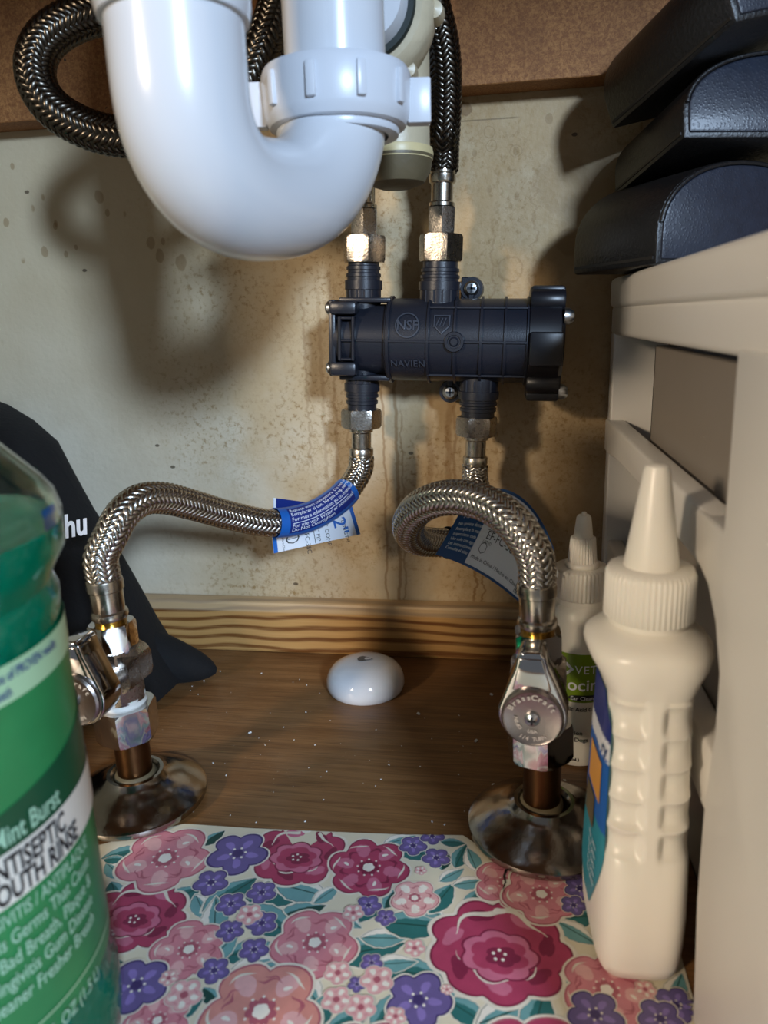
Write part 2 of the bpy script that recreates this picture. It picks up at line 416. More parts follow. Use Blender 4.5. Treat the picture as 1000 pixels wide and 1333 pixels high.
MT['paper'] = pm('label_white', 'dcdfe4', 0.4, vary=0.03); MT['ink'] = pm('print_black', '1b1b1f', 0.5); MT['inkwhite'] = pm('print_white', 'e6e9ee', 0.4)
MT['olive'] = pm('print_olive_green', '76921a', 0.35); MT['cyan'] = pm('print_teal', '2b8ea0', 0.35); MT['orange'] = pm('print_orange', 'd79a4a', 0.4)
MT['greenlab'] = pm('label_green', '2a7d48', 0.35, vary=0.45, scale=28); MT['darkgreen'] = pm('label_dark_green', '0f4a30', 0.32); MT['palegreen'] = pm('label_pale_green', 'a9cba2', 0.35, vary=0.06); MT['labtxt'] = pm('label_pale_print', '9cc4a8', 0.4)
MT['cream_lab'] = pm('label_cream', 'd9d2c6', 0.35, vary=0.04)
def mat_clear(name, col, rough=0.06, ior=1.45):
    t = NT(name); return t.set(Base_Color=lin(col), Transmission_Weight=1.0, Roughness=rough, IOR=ior)
MT['pet'] = mat_clear('clear_pet', 'e4f6ee', 0.05, 1.30)
MT['rinse'] = mat_clear('teal_rinse', '06ab88', 0.02, 1.34)
MT['rinse'].node_tree.nodes['Principled BSDF'].inputs['Transmission Weight'].default_value = 0.50

# ------------------------------------------------------------------ the cabinet
def struct(name, g, mat):
    o = mk(name, g[0], g[1], mat, smooth=False); o['kind'] = 'structure'; return o
struct('wall_back', box(-0.405, 0.31, 0.0, 0.012, -0.0, 0.46), MT['wall'])
struct('floor', box(-0.417, 0.322, -0.50, 0.012, -0.016, 0.0), MT['floor'])
struct('wall_left', box(-0.417, -0.405, -0.46, 0.012, 0.0, 0.46), MT['side'])
struct('wall_right', box(0.31, 0.322, -0.46, 0.012, 0.0, 0.46), MT['side'])
struct('ceiling', box(-0.417, 0.322, -0.46, 0.012, 0.46, 0.475), MT['particle'])
RZ = 0.3338
struct('trim_1', box(-0.405, 0.31, -0.02, 0.0, RZ, 0.46, 0.0004, 1), MT['particle'])
# pine strip with a rounded top edge, plus the sliver of caulk above it
bt = at(420, 784, Y=-0.010)[2]
struct('baseboard_back', box(-0.405, 0.31, -0.013, 0.0, 0.0, float(bt), 0.002, 2), MT['pine'])

# ------------------------------------------------------------------ white trap
def make_trap():
    L = np.array([*at(234, 100, Y=-0.235)[:2], 0]); Rr = np.array([*at(439, 140, Y=-0.155)[:2], 0])
    root = thing('drain_trap', 'white plastic U-shaped sink drain trap hanging before the back wall', 'drain pipe', (L[0], L[1], 0.24))
    c = (L+Rr)/2; d = (Rr-L); w = np.linalg.norm(d)/2; d /= 2*w
    hz = 0.0345; zc = 0.2563+hz; sg = lambda v: math.copysign(abs(v)**(2/2.3), v)
    z0 = float(at(440, 140, Y=-0.18)[2]); z1 = float(at(440, 60, Y=-0.18)[2])
    P = [np.array([L[0], L[1], z]) for z in np.linspace(0.455, zc-0.005, 40)]
    for a in np.linspace(math.pi+0.02, 2*math.pi-0.02, 60): P.append(c + d*w*sg(math.cos(a)) + np.array([0, 0, zc + hz*sg(math.sin(a)) + 0.0085*math.cos(a)]))
    P += [np.array([Rr[0], Rr[1], z]) for z in np.linspace(zc+0.011, zc+0.016, 3)]
    r = 0.0190
    mk('trap_bend', *tube(spline(np.array(P), 0.0018), r, 40), MT['white'], root)
    # collar of the upper joint on the near arm
    A = frame((L[0], L[1], 0), (0, 0, 1))
    zt = float(at(310, 4, Y=-0.235)[2])
    mk('upper_collar', *lathe([(0.0188, zt-0.003), (0.0205, zt-0.003), (0.0212, zt), (0.0212, zt+0.004), (0.0232, zt+0.006), (0.0232, 0.40), (0.0188, 0.40)], 40, A, cap=False), MT['white'], root)
    # slip nut on the far arm
    B = frame((Rr[0], Rr[1], 0), (0, 0, 1))
    nut = mk('slip_nut', *lathe([(0.0192, z0-0.002), (0.0255, z0-0.001), (0.0268, z0+0.0012), (0.0272, z0+0.003), (0.0278, z1-0.003), (0.0268, z1-0.0008), (0.0245, z1), (0.0192, z1)], 56, B, cap=False), MT['nutwhite'], root)
    mk('washer', *lathe([(0.0190, z0-0.0042), (0.0228, z0-0.0040), (0.0232, z0-0.0025), (0.0228, z0-0.0010), (0.0190, z0-0.0010)], 48, B, cap=False), MT['nutwhite'], root)
    view = math.atan2(-0.455-Rr[1], 0-Rr[0])
    for a in (view-math.radians(92), view+math.radians(88)):
        ca, sa = math.cos(a), math.sin(a)
        A2 = np.eye(4); A2[:3, 0] = (ca, sa, 0); A2[:3, 1] = (-sa, ca, 0); A2[:3, 3] = (Rr[0], Rr[1], 0)
        mk('wing', *box(0.0262, 0.0350, -0.0032, 0.0032, z0-0.0002, z1-0.0035, 0.0007, 2, A2), MT['nutwhite'], nut)
    for k in range(10):
        a = view + math.radians(18) + k*math.radians(36)
        ca, sa = math.cos(a), math.sin(a)
        A2 = np.eye(4); A2[:3, 0] = (ca, sa, 0); A2[:3, 1] = (-sa, ca, 0); A2[:3, 3] = (Rr[0], Rr[1], 0)
        mk('rib', *box(0.0262, 0.0290, -0.0017, 0.0017, z0+0.0035, z1-0.004, 0.0006, 2, A2), MT['nutwhite'], nut)
    mk('outlet_pipe', *lathe([(0.0186, z1-0.002), (0.0186, 0.455), (0.016, 0.455), (0.016, z1)], 40, B, cap=False), MT['white'], root)
    return Rr
TR = make_trap()

# ------------------------------------------------------------------ drain fitting behind the trap
def make_drain():
    p = at(515, 200, Y=-0.085)
    root = thing('drain_fitting', 'grimy cream drain fitting with a round dark cap behind the white trap', 'drain pipe', (p[0], p[1], 0.27))
    A = frame((p[0], p[1], 0), (0, 0, 1)); zr = float(at(514, 190, Y=-0.101)[2]); zb = float(at(514, 243, Y=-0.090)[2])
    r = 0.0165
    mk('drain_body', *lathe([(r*0.97, zr), (r*0.97, zr+0.012), (r*0.99, zr+0.030), (r*0.99, 0.455)], 40, A), MT['cream'], root)
    mk('seal_ring', *lathe([(r*0.9, zr-0.004), (r*1.04, zr-0.0035), (r*1.07, zr-0.001), (r*1.04, zr+0.0015), (r*0.95, zr+0.002)], 40, A, cap=False), MT['creamring'], root)
    mk('end_cap', *lathe([(0.0, zb), (r*0.45, zb), (r*0.80, zb+0.002), (r*0.98, zb+0.007), (r*1.06, zb+0.014), (r*1.06, zr-0.003), (r*0.9, zr-0.003)], 40, A, cap=False), MT['grimy'], root)
    h = at(470, -6, Y=-0.125)
    B = frame((h[0], 0, h[2]), (0, -1, 0)); q = 0.026
    hub = mk('hub_nut', *lathe([(0.0185, 0.070+q), (0.0268, 0.070+q), (0.0278, 0.073+q), (0.0278, 0.084+q), (0.0262, 0.088+q), (0.0235, 0.0900+q), (0.0205, 0.0900+q)], 48, B, cap=False), MT['cream'], root)
    mk('hub_arm', *lathe([(0.0140, 0.0225), (0.0140, 0.080), (0.0185, 0.082), (0.0185, 0.091+q), (0.0160, 0.0985+q), (0.012, 0.0985+q)], 40, B, cap=True), MT['white'], root)
    mk('gasket', *lathe([(0.0180, 0.0893+q), (0.0206, 0.0893+q), (0.0211, 0.0908+q), (0.0204, 0.0926+q), (0.0180, 0.0926+q)], 48, B, cap=False), MT['rubber'], root)
    for a in (-0.05, -0.95, -1.9, 0.8):
        ca, sa = math.cos(a), math.sin(a)
        mk('lug', *lathe([(0.0, 0.073+q), (0.0036, 0.0735+q), (0.0040, 0.078+q), (0.0033, 0.083+q), (0.0, 0.084+q)], 16, frame((h[0]+0.0278*ca, 0, h[2]+0.0278*sa), (0, -1, 0)), cap=False), MT['cream'], hub)
make_drain()

# ------------------------------------------------------------------ recirculation valve on the wall
VY = -0.034
VO = at(580, 443, Y=VY)
VTILT = 2.2
def make_mixer():
    root = thing('water_valve', 'black ribbed plastic crossover valve screwed to the stained back wall', 'valve', VO)
    s = 0.000432
    X = lambda px: (px-580)*s
    Z = lambda py: (443-py)*s
    A0 = np.eye(4); A0[:3, 3] = VO
    T = math.radians(VTILT); A0[:3, :3] = np.array([[math.cos(T), 0, math.sin(T)], [0, 1, 0], [-math.sin(T), 0, math.cos(T)]])
    def ax(o, d): return A0 @ frame(o, d)
    AX = A0 @ frame((0, 0, 0), (1, 0, 0))
    r = 0.0228
    # barrel and its ring ribs
    mk('barrel', *lathe([(r-0.003, X(505)), (r-0.0005, X(507)), (r-0.0005, X(590)), (r-0.0002, X(690))], 56, AX), MT['black'], root)
    for px, w in ((511, 2.2), (561, 1.7), (594, 1.7), (626, 1.9), (655, 1.7), (682, 1.5)):
        mk('ring_rib', *lathe([(r-0.002, X(px-w)), (r+0.0009, X(px-w+.4)), (r+0.0009, X(px+w-.4)), (r-0.002, X(px+w))], 56, AX, cap=False), MT['black'], root)
    for a in (90,):
        mk('long_rib', *box(X(508), X(683), -r-0.0007, -r+0.003, -0.0007, 0.0007, 0.0002, 1, A0), MT['black'], root)
    for zz in (0.0175, -0.0180):
        y = math.sqrt(r*r-zz*zz)
        mk('long_rib', *box(X(560), X(683), -y-0.0012, -y+0.003, zz-0.0006, zz+0.0006, 0.0002, 1, A0), MT['black'], root)
    # left block
    rl = 0.0192
    mk('inlet_block', *lathe([(rl, X(442)), (rl, X(505)), (rl*0.9, X(509))], 48, AX), MT['black'], root)
    mk('inlet_plate', *box(X(436), X(445), -0.019, 0.019, Z(488), Z(394), 0.0012, 2, A0), MT['black'], root)
    for z0, z1 in ((Z(412), Z(396)), (Z(487), Z(470))):
        mk('bolt_boss', *box(X(438), X(472), -0.0215, -0.009, z0, z1, 0.0018, 2, A0), MT['black'], root)
    for px in (449, 466):
        mk('frame_rib', *box(X(px), X(px+4), -rl-0.0022, -rl+0.006, Z(468), Z(414), 0.0004, 1, A0), MT['black'], root)
    for py in (416, 443, 466):
        mk('frame_rib', *box(X(449), X(470), -rl-0.0018, -rl+0.006, Z(py+1.6), Z(py-1.6), 0.0004, 1, A0), MT['black'], root)
    mk('long_rib', *box(X(470), X(507), -rl-0.0007, -rl+0.003, Z(444.5), Z(441.5), 0.0002, 1, A0), MT['black'], root)
    for z in (Z(404), Z(478)):
        mk('side_screw', *lathe([(0.0, -0.0026), (0.0022, -0.0024), (0.0036, -0.0012), (0.0040, 0.0008), (0.0, 0.0008)], 20, ax((X(436), -0.014, z), (1, 0, 0)), cap=False), MT['screw'], root)
    # top/bottom flanges joining block and barrel
    for z0, z1 in ((Z(397), Z(391)), (Z(494), Z(487))):
        mk('web', *box(X(446), X(512), -0.012, 0.012, z0, z1, 0.0008, 2, A0), MT['black'], root)
    # end cap with four bosses
    mk('end_cap', *lathe([(r+0.0004, X(683)), (r+0.0016, X(684)), (r+0.0016, X(721)), (r-0.001, X(726)), (0.008, X(727))], 48, AX), MT['blackcap'], root)
    mk('cap_pad', *box(X(684), X(724), -r-0.0040, -r+0.004, Z(470), Z(430), 0.0012, 2, A0), MT['blackcap'], root)
    for a, ext in ((62, 0), (118, 0), (-62, 0), (-118, 0)):
        cy, cz = -(r+0.0015)*math.cos(math.radians(a)), (r+0.0015)*math.sin(math.radians(a))
        mk('cap_boss', *lathe([(0.0052, X(684)), (0.0058, X(686)), (0.0058, X(722)), (0.0050, X(725))], 24, ax((0, cy, cz), (1, 0, 0))), MT['blackcap'], root)
    for py in (384, 507):
        mk('cap_tab', *box(X(684), X(725), -0.0125, 0.010, Z(py+8), Z(py-8), 0.0016, 2, A0), MT['blackcap'], root)
    for py, yy in ((412, -0.019), (503, -0.012)):
        mk('cap_screw', *lathe([(0.0, 0.0042), (0.0026, 0.0038), (0.0042, 0.0016), (0.0044, -0.001), (0.0, -0.001)], 20, ax((X(726), yy, Z(py)), (1, 0, 0)), cap=False), MT['screw'], root)
    # ports
    for px, py, dz, rp, ln in ((473, 397, 1, 0.0092, 0.0225), (571, 396, 1, 0.0102, 0.0205), (471, 484, -1, 0.0090, 0.0215), (625, 492, -1, 0.0100, 0.0205)):
        B = ax((X(px), 0, Z(py)), (0, 0, dz))
        pr = [(rp*1.06, -0.012), (rp*1.06, ln*0.30), (rp*1.13, ln*0.31), (rp*1.13, ln*0.52), (rp*1.0, ln*0.53), (rp*1.0, ln*0.60), (rp*1.05, ln*0.61), (rp*1.05, ln*0.68), (rp*0.95, ln*0.70), (rp*0.95, ln*0.76), (rp*1.02, ln*0.77), (rp*1.02, ln*0.85), (rp*0.93, ln*0.87), (rp*0.93, ln+0.004)]
        port = mk('port', *lathe(pr, 32, B), MT['black'], root)
        g = Geo()
        for sx in (-0.9, -0.3, 0.3, 0.9):
            a = sx*0.75
            g.add(*box(rp*1.05*math.sin(a)-0.0004, rp*1.05*math.sin(a)+0.0004, -rp*1.06*math.cos(a)-0.0006, -rp*1.06*math.cos(a)+0.001, ln*0.0, ln*0.30, 0, 1, A0 @ np.block([[np.array([[1, 0, 0], [0, 1, 0], [0, 0, dz]]), np.array([[X(px)], [0], [Z(py)]])], [np.zeros((1, 3)), np.ones((1, 1))]])))
        g.mk('port_rib', MT['black'], port, smooth=False)
    # wall ears with screws
    for px, py, w in ((610, 378, 1), (586, 512, -1)):
        c = (X(px), 0.020, Z(py))
        ear = mk('mounting_ear', *lathe([(0.0062, -0.006), (0.0066, -0.003), (0.0066, 0.010)], 24, ax(c, (0, 1, 0))), MT['black'], root)
        zz0, zz1 = sorted((Z(py), Z(py+18*w)))
        mk('ear_bracket', *box(X(px-14) if w > 0 else X(px), X(px+1) if w > 0 else X(px+14), 0.015, 0.0335, Z(py)-0.0062 if w > 0 else Z(py)-0.003, Z(py)+0.0062 if w > 0 else Z(py)+0.012, 0.0006, 1, A0), MT['black'], root)
        mk('ear_web', *box(X(px-4), X(px+4), 0.012, 0.030, zz0, zz1, 0.0006, 1, A0), MT['black'], root)
        sc = mk('mounting_screw', *lathe([(0.0, -0.0092), (0.0028, -0.0088), (0.0042, -0.0074), (0.0044, -0.006), (0.0, -0.006)], 24, ax(c, (0, 1, 0)), cap=False), MT['screw'], root)
        for q in (0, 1):
            a, b = (0.0024, 0.0006) if q else (0.0006, 0.0024)
            mk('screw_slot', *box(c[0]-a, c[0]+a, c[1]-0.0094, c[1]-0.008, c[2]-b, c[2]+b, 0, 1, A0), MT['slot'], sc, smooth=False)
    # raised dial boss
    yb = -r-0.0006
    D = ax((X(594), yb, Z(443)), (0, -1, 0))
    mk('dial_boss', *lathe([(0.0, 0.0012), (0.0018, 0.0012), (0.0026, 0.0003), (0.0034, 0.0003), (0.0036, 0.0010), (0.0050, 0.0010), (0.0054, -0.0006)], 28, D, cap=False), MT['black'], root)
    # raised marks wrapped on the barrel
    def wrap(px, py):
        def f(x, y):
            z = Z(py)+y; yy = -math.sqrt(max(1e-8, r*r-z*z))-0.00040
            return xf(A0, [(X(px)+x, yy, z)])[0]
        return f
    g = Geo()
    g.add(*text_geo('NSF', 0.0068, wrap(536, 429), 'CENTER', 0.00012))
    n = 36; V = []; Fc = []
    for i in range(n):
        a = 2*math.pi*i/n
        for rr in (0.0058, 0.0065): V.append(wrap(536, 424)(rr*math.cos(a), rr*math.sin(a)))
    for i in range(n): j = (i+1) % n; Fc.append((2*i, 2*j, 2*j+1, 2*i+1))
    g.add(V, Fc); g.mk('raised_mark', MT['emboss'], root, smooth=False)
    g = Geo()
    sh = [(-0.0042, 0.0045), (0.0045, 0.0045), (0.0045, -0.001), (0.0, -0.0052), (-0.0042, -0.001)]
    f = wrap(578, 422)
    V = [f(*q) for q in sh] + [f(q[0]*0.86, q[1]*0.86) for q in sh]
    g.add(V, [(i, (i+1) % 5, 5+(i+1) % 5, 5+i) for i in range(5)])
    for i in range(3):
        V = [f(-0.003+i*0.0018, -0.001), f(-0.0015+i*0.0018, 0.003), f(-0.001+i*0.0018, 0.003), f(-0.0025+i*0.0018, -0.001)]
        g.add(V, [(0, 1, 2, 3)])
    g.mk('raised_mark', MT['emboss'], root, smooth=False)
    g = Geo(); g.add(*text_geo('NAVIEN', 0.0050, wrap(537, 474), 'CENTER', 0.00008, space=1.08)); g.mk('raised_mark', MT['emboss'], root, smooth=False)
    return s, A0, X, Z
MS, MA, MX, MZ = make_mixer()
def port_point(px, py): return xf(MA, [(MX(px), 0, MZ(py))])[0]
def port_dir(dz): return MA[:3, :3] @ np.array([0, 0, dz])

# ------------------------------------------------------------------ braided hoses
def hose(label, pts, R, mat, ends, pitch=0.032):
    """pts run between the two fittings; ends = list of (kind, origin, direction away from braid)"""
    Q = spline(pts)
    root = thing('braided_hose', label, 'hose', tuple(Q[len(Q)//2]))
    mk('hose_core', *tube(Q, R-0.0013, 20), MT['core'], root)
    mk('braid', *braid(Q, R, 12, pitch), mat, root, sharp=0)
    for kind, o, d, k in ends:
        A = frame(o, d)
        if kind == 'wall':      # nut near the plastic port, crimped sleeve towards the braid; distances run from the port outwards
            nl, hx, r1, h1 = k
            mk('hex_nut', *hexa(hx, 0.0, nl, A, 0.0013, 0.35), MT['nickel'], root)
            z = nl
            if h1:
                mk('upper_nut', *hexa(h1[0], z+0.0006, z+h1[1], A, 0.0010, 0.1), MT['nickel'], root); z += h1[1]
            mk('sleeve', *lathe([(r1*0.85, z), (r1*1.12, z+0.0005), (r1*1.12, z+0.0022), (r1*0.95, z+0.003), (r1*0.95, z+0.0115), (r1*1.05, z+0.0122)], 32, A), MT['crimp'], root)
            mk('collar', *lathe([(r1*1.08, z+0.0118), (r1*1.16, z+0.0126), (r1*1.16, z+0.0160), (r1*1.05, z+0.0166), (r1*1.12, z+0.0170), (r1*1.10, z+0.0185)], 32, A), MT['crimp'], root)
        if kind == 'stop':      # bottom end standing in the shutoff valve, distances from the valve nut up
            mk('brass_ring', *lathe([(0.0058, -0.002), (0.0068, -0.002), (0.0068, 0.0022), (0.0058, 0.0022)], 28, A, cap=False), MT['brass'], root)
            mk('bead', *lathe([(0.0060, 0.0012), (0.0076, 0.0016), (0.0081, 0.0030), (0.0078, 0.0046), (0.0066, 0.0056)], 32, A), MT['crimp'], root)
            mk('sleeve', *lathe([(0.0066, 0.004), (0.0070, 0.0058), (0.0072, 0.0140), (0.0070, 0.0165)], 32, A), MT['crimp'], root)
            c = mk('collar', *lathe([(0.0074, 0.0145), (0.0079, 0.0150), (0.0079, 0.0188), (0.0077, 0.0196), (0.0072, 0.0200)], 36, A), MT['crimp'], root)
            g = Geo(); 
            def wrap(x, y, A=A):
                a = x/0.0079 - math.pi/2 - k
                return xf(A, [(0.00798*math.cos(a), 0.00798*math.sin(a), 0.0157+y)])[0]
            g.add(*text_geo('CHINA 304', 0.0030, wrap, 'CENTER')); g.mk('stamped_mark', MT['slot'], c, smooth=False)
    return root, Q
UP, DN = port_dir(1), port_dir(-1)
# valve stop positions
VR = at(704, 1080, Z=0.0); VL = at(181, 1040, Z=0.0)
RB = np.array([VR[0]-0.0034, VR[1], 0.0939]); LB = np.array([VL[0]-0.0022, VL[1], 0.0909])
RBa = np.array([-0.030, 0.0, 1.0]); LBa = np.array([-0.03, 0.0, 1.0]); RBa /= np.linalg.norm(RBa); LBa /= np.linalg.norm(LBa)

p1 = port_point(474, 348); p2 = port_point(571, 347); p3 = port_point(470, 534); p4 = port_point(624, 540)
e1 = p1 + UP*0.0455; e2 = p2 + UP*0.0455
e3 = p3 + DN*0.0285; e4 = p4 + DN*0.0285
hx_up = (0.0138, 0.0105, 0.0061, (0.0068, 0.0135))
A_pts = [e1, e1+UP*0.012, at(474, 205, Y=-0.040), at(440, 150, Y=-0.054), at(390, 88, Y=-0.066), at(320, 46, Y=-0.085), at(240, 22, Y=-0.110), at(160, 13, Y=-0.120), at(92, 28, Y=-0.128),
         at(54, 58, Y=-0.132), at(45, 95, Y=-0.134), at(60, 132, Y=-0.134), at(98, 161, Y=-0.132), at(155, 178, Y=-0.128), at(240, 168, Y=-0.122), at(318, 112, Y=-0.118), at(343, 62, Y=-0.118), at(362, 5, Y=-0.115), at(372, -60, Y=-0.122), at(372, -140, Y=-0.125)]
hose('braided steel hose looping left behind the white trap', A_pts, 0.0086, MT['shadesteel'], [('wall', p1, UP, hx_up)])
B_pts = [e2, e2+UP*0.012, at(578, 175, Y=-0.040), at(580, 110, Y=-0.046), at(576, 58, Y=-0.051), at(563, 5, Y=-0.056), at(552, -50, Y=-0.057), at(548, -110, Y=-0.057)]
hose('braided steel hose rising straight beside the cream drain fitting', B_pts, 0.0086, MT['shadesteel'], [('wall', p2, UP, hx_up)])
C_pts = [e3, e3+DN*0.006, at(456, 634, Y=-0.043), at(436, 654, Y=-0.056), at(402, 673, Y=-0.072), at(356, 681, Y=-0.088), at(300, 671, Y=-0.106), at(250, 657, Y=-0.127), at(210, 648, Y=-0.144), at(180, 652, Y=-0.157),
         at(157, 672, Y=-0.166), at(143, 700, Y=-0.171), LB+LBa*0.030, LB+LBa*0.0195]
hx_dn = (0.0108, 0.0102, 0.0061, None)
rootC, QC = hose('braided hose from left shutoff valve wearing a small blue tag', C_pts, 0.0077, MT['steel'], [('wall', p3, DN, hx_dn), ('stop', LB, LBa, 0.1)])
D_pts = [e4, e4+DN*0.006, at(622, 640, Y=-0.042), at(634, 678, Y=-0.052), at(628, 700, Y=-0.068), at(600, 706, Y=-0.082), at(565, 706, Y=-0.094), at(541, 702, Y=-0.108), at(531, 686, Y=-0.122),
         at(544, 662, Y=-0.137), at(578, 648, Y=-0.150), at(620, 651, Y=-0.159), at(660, 672, Y=-0.169), at(687, 705, Y=-0.173), RB+RBa*0.0290, RB+RBa*0.0195]
rootD, QD = hose('braided hose curling in a loop up from the right shutoff valve', D_pts, 0.0078, MT['steel'], [('wall', p4, DN, hx_dn), ('stop', RB, RBa, 0.1)])

# paper tags on the lower hoses
def patch(P, nu=24, nv=12, th=0.0002):
    """thin printed paper: P(u,v)->3D, two skins"""
    V = []; Fc = []
    P_ = [[np.array(P(i/nu, j/nv)) for j in range(nv+1)] for i in range(nu+1)]
    for i in range(nu+1):
        for j in range(nv+1):
            V.append(P_[i][j])
    k = len(V)
    for i in range(nu+1):
        for j in range(nv+1):
            a = P_[min(i+1, nu)][j]-P_[max(i-1, 0)][j]; b = P_[i][min(j+1, nv)]-P_[i][max(j-1, 0)]
            n = np.cross(a, b); n /= (np.linalg.norm(n)+1e-12); V.append(P_[i][j]-n*th)
    w = nv+1
    for i in range(nu):
        for j in range(nv):
            q = (i*w+j, (i+1)*w+j, (i+1)*w+j+1, i*w+j+1); Fc.append(q); Fc.append(tuple(x+k for x in q[::-1]))
    rim = [i*w for i in range(nu+1)] + [nu*w+j for j in range(1, nv+1)] + [i*w+nv for i in range(nu-1, -1, -1)] + [j for j in range(nv-1, 0, -1)]
    for a, b in zip(rim, rim[1:]+rim[:1]): Fc.append((a, b, b+k, a+k))
    return V, Fc
def on(P, u0, v0, su, sv, eps=0.00012):
    """text plane x,y (metres of text space) -> patch u,v -> point just above it"""
    def f(x, y):
        u, v = u0+x*su, v0+y*sv
        p = np.array(P(u, v)); a = np.array(P(u+1e-3, v))-p; b = np.array(P(u, v+1e-3))-p
        n = np.cross(a, b); n /= np.linalg.norm(n)+1e-12
        if n @ (CAM-p) < 0: n = -n
        return p+n*eps
    return f
def strip(P, pts, eps=0.00010, sub=10):
    """printed polygon given in u,v of a patch (quads subdivided along u)"""
    (u0, v0), (u1, v1) = pts; V = []; Fc = []
    f = on(P, 0, 0, 1, 1, eps)
    K = 16 if abs(v1-v0) > 0.3 else 4
    for i in range(sub+1):
        for j in range(K+1): V.append(f(u0+(u1-u0)*i/sub, v0+(v1-v0)*j/K))
    for i in range(sub):
        for j in range(K): Fc.append((i*(K+1)+j, (i+1)*(K+1)+j, (i+1)*(K+1)+j+1, i*(K+1)+j+1))
    return V, Fc
def bez(p0, p1, p2, t): return p0*(1-t)**2 + p1*2*t*(1-t) + p2*t*t

def tag_left():
    root = thing('hose_tag', 'small blue and white paper tag wrapped around the left hose', 'tag', tuple(at(410, 680, Y=-0.075)))
    # sleeve round the hose
    i0 = int(np.argmin(np.linalg.norm(QC-at(357, 681, Y=-0.088), axis=1))); i1 = int(np.argmin(np.linalg.norm(QC-at(452, 638, Y=-0.045), axis=1)))
    a, b = sorted((i0, i1)); Qs = QC[a:b+1][::-1]      # from the far left to the wall end
    T, N, B = frames(Qs)
    def S(u, v):
        t = np.clip(u, 0, 1)*(len(Qs)-1); i = int(min(t, len(Qs)-2)); f = t-i
        c = Qs[i]*(1-f)+Qs[i+1]*f; tt = T[i]
        view = CAM-c; view -= tt*(view@tt); view /= np.linalg.norm(view); up = np.cross(view, tt)
        if up[2] < 0: up = -up
        a = (v-0.5)*2*math.pi*0.97
        return c + 0.0082*(math.cos(a)*view + math.sin(a)*up)
    band = mk('wrap_band', *patch(S, 26, 36), MT['blue'], root)
    g = Geo(); g.add(*strip(S, ((0.10, 0.36), (0.93, 0.66)), 0.00008, 26)); g.mk('dark_panel', MT['navy'], band)
    g = Geo(); L = 0.047
    for v, s in ((0.605, 'Replace worn connectors. Do not overtighten'), (0.555, 'Remplacer si use. Ne pas trop serrer'), (0.50, 'For more information go to manufacturer site'), (0.43, 'For use with Water or nonmixed'), (0.385, 'Do Not Overtighten')):
        g.add(*text_geo(s, 0.0029, on(S, 0.12, v, 1/L*0.96, 1/(2*math.pi*0.0082), 0.0002)))
    g.add(*strip(S, ((0.13, 0.474), (0.86, 0.480)), 0.0002, 20))
    g.mk('band_lettering', MT['inkwhite'], band, smooth=False)
    # white flag hanging below
    c0, c1, c2, c3 = at(352, 684, Y=-0.0775), at(452, 640, Y=-0.0425), at(469, 696, Y=-0.0460), at(356, 721, Y=-0.0790)
    def Fp(u, v):
        t = c0*(1-u)*v + c1*u*v + c2*u*(1-v) + c3*(1-u)*(1-v)
        return t + np.array([0, 0.0015*math.sin(math.pi*u)*math.sin(math.pi*min(max(v, 0), 1)) + 0.001, 0])
    fl = mk('white_flag', *patch(Fp, 16, 8), MT['paper'], root)
    for q in (((0.0, 0.0), (0.045, 0.62)), ((0.955, 0.0), (1.0, 0.95))): g = Geo(); g.add(*strip(Fp, q)); g.mk('blue_edge', MT['blue'], fl)
    g = Geo(); g.add(*text_geo('12"', 0.0115, lambda x, y: on(Fp, 0.72, 0.74, 1, 1)(y/0.052, -x/0.024), bold=0.00012)); g.mk('big_number', MT['blue'], fl, smooth=False)
    g = Geo()
    rot = lambda u0, v0: (lambda x, y: on(Fp, u0, v0, 1, 1)(y/0.052, -x/0.021))
    for u0, v0, s, z in ((0.815, 0.42, 'LENGTH', 0.0030), (0.60, 0.62, '3/8" COMP', 0.0033), (0.49, 0.55, '1/2" FIP', 0.0033), (0.36, 0.58, 'EF-FC-38C', 0.0038), (0.10, 0.50, 'Made in China', 0.0019)):
        g.add(*text_geo(s, z, rot(u0, v0)))
    g.add(*strip(Fp, ((0.465, 0.02), (0.472, 0.55))))
    g.mk('flag_lettering', MT['ink'], fl, smooth=False)
    g = Geo()
    for k in range(8):
        a0, a1 = 2*math.pi*k/8, 2*math.pi*(k+1)/8
        f = on(Fp, 0.22, 0.32, 1, 1)
        V = [f(r*math.cos(a)*0.75, r*math.sin(a)*1.5) for a in (a0, a1) for r in (0.085, 0.105)]
        g.add(V, [(0, 1, 3, 2)])
    g.add(*strip(Fp, ((0.16, 0.31), (0.28, 0.325)), sub=3)); g.mk('approval_mark', MT['ink'], fl, smooth=False)
    # dark blue flag end above the hose
    d0, d1, d2, d3 = at(356, 678, Y=-0.0775), at(410, 672, Y=-0.0575), at(408, 655, Y=-0.057), at(356, 648, Y=-0.0770)
    def G(u, v): return d0*(1-u)*(1-v)+d1*u*(1-v)+d2*u*v+d3*(1-u)*v
    f2 = mk('blue_flag', *patch(G, 8, 6), MT['navy'], root)
    g = Geo(); g.add(*strip(G, ((0, 0), (0.06, 1)))); g.add(*text_geo('C', 0.0055, on(G, 0.20, 0.25, 1/0.024, 1/0.014), bold=0.00012)); g.mk('flag_print', MT['inkwhite'], f2, smooth=False)
tag_left()

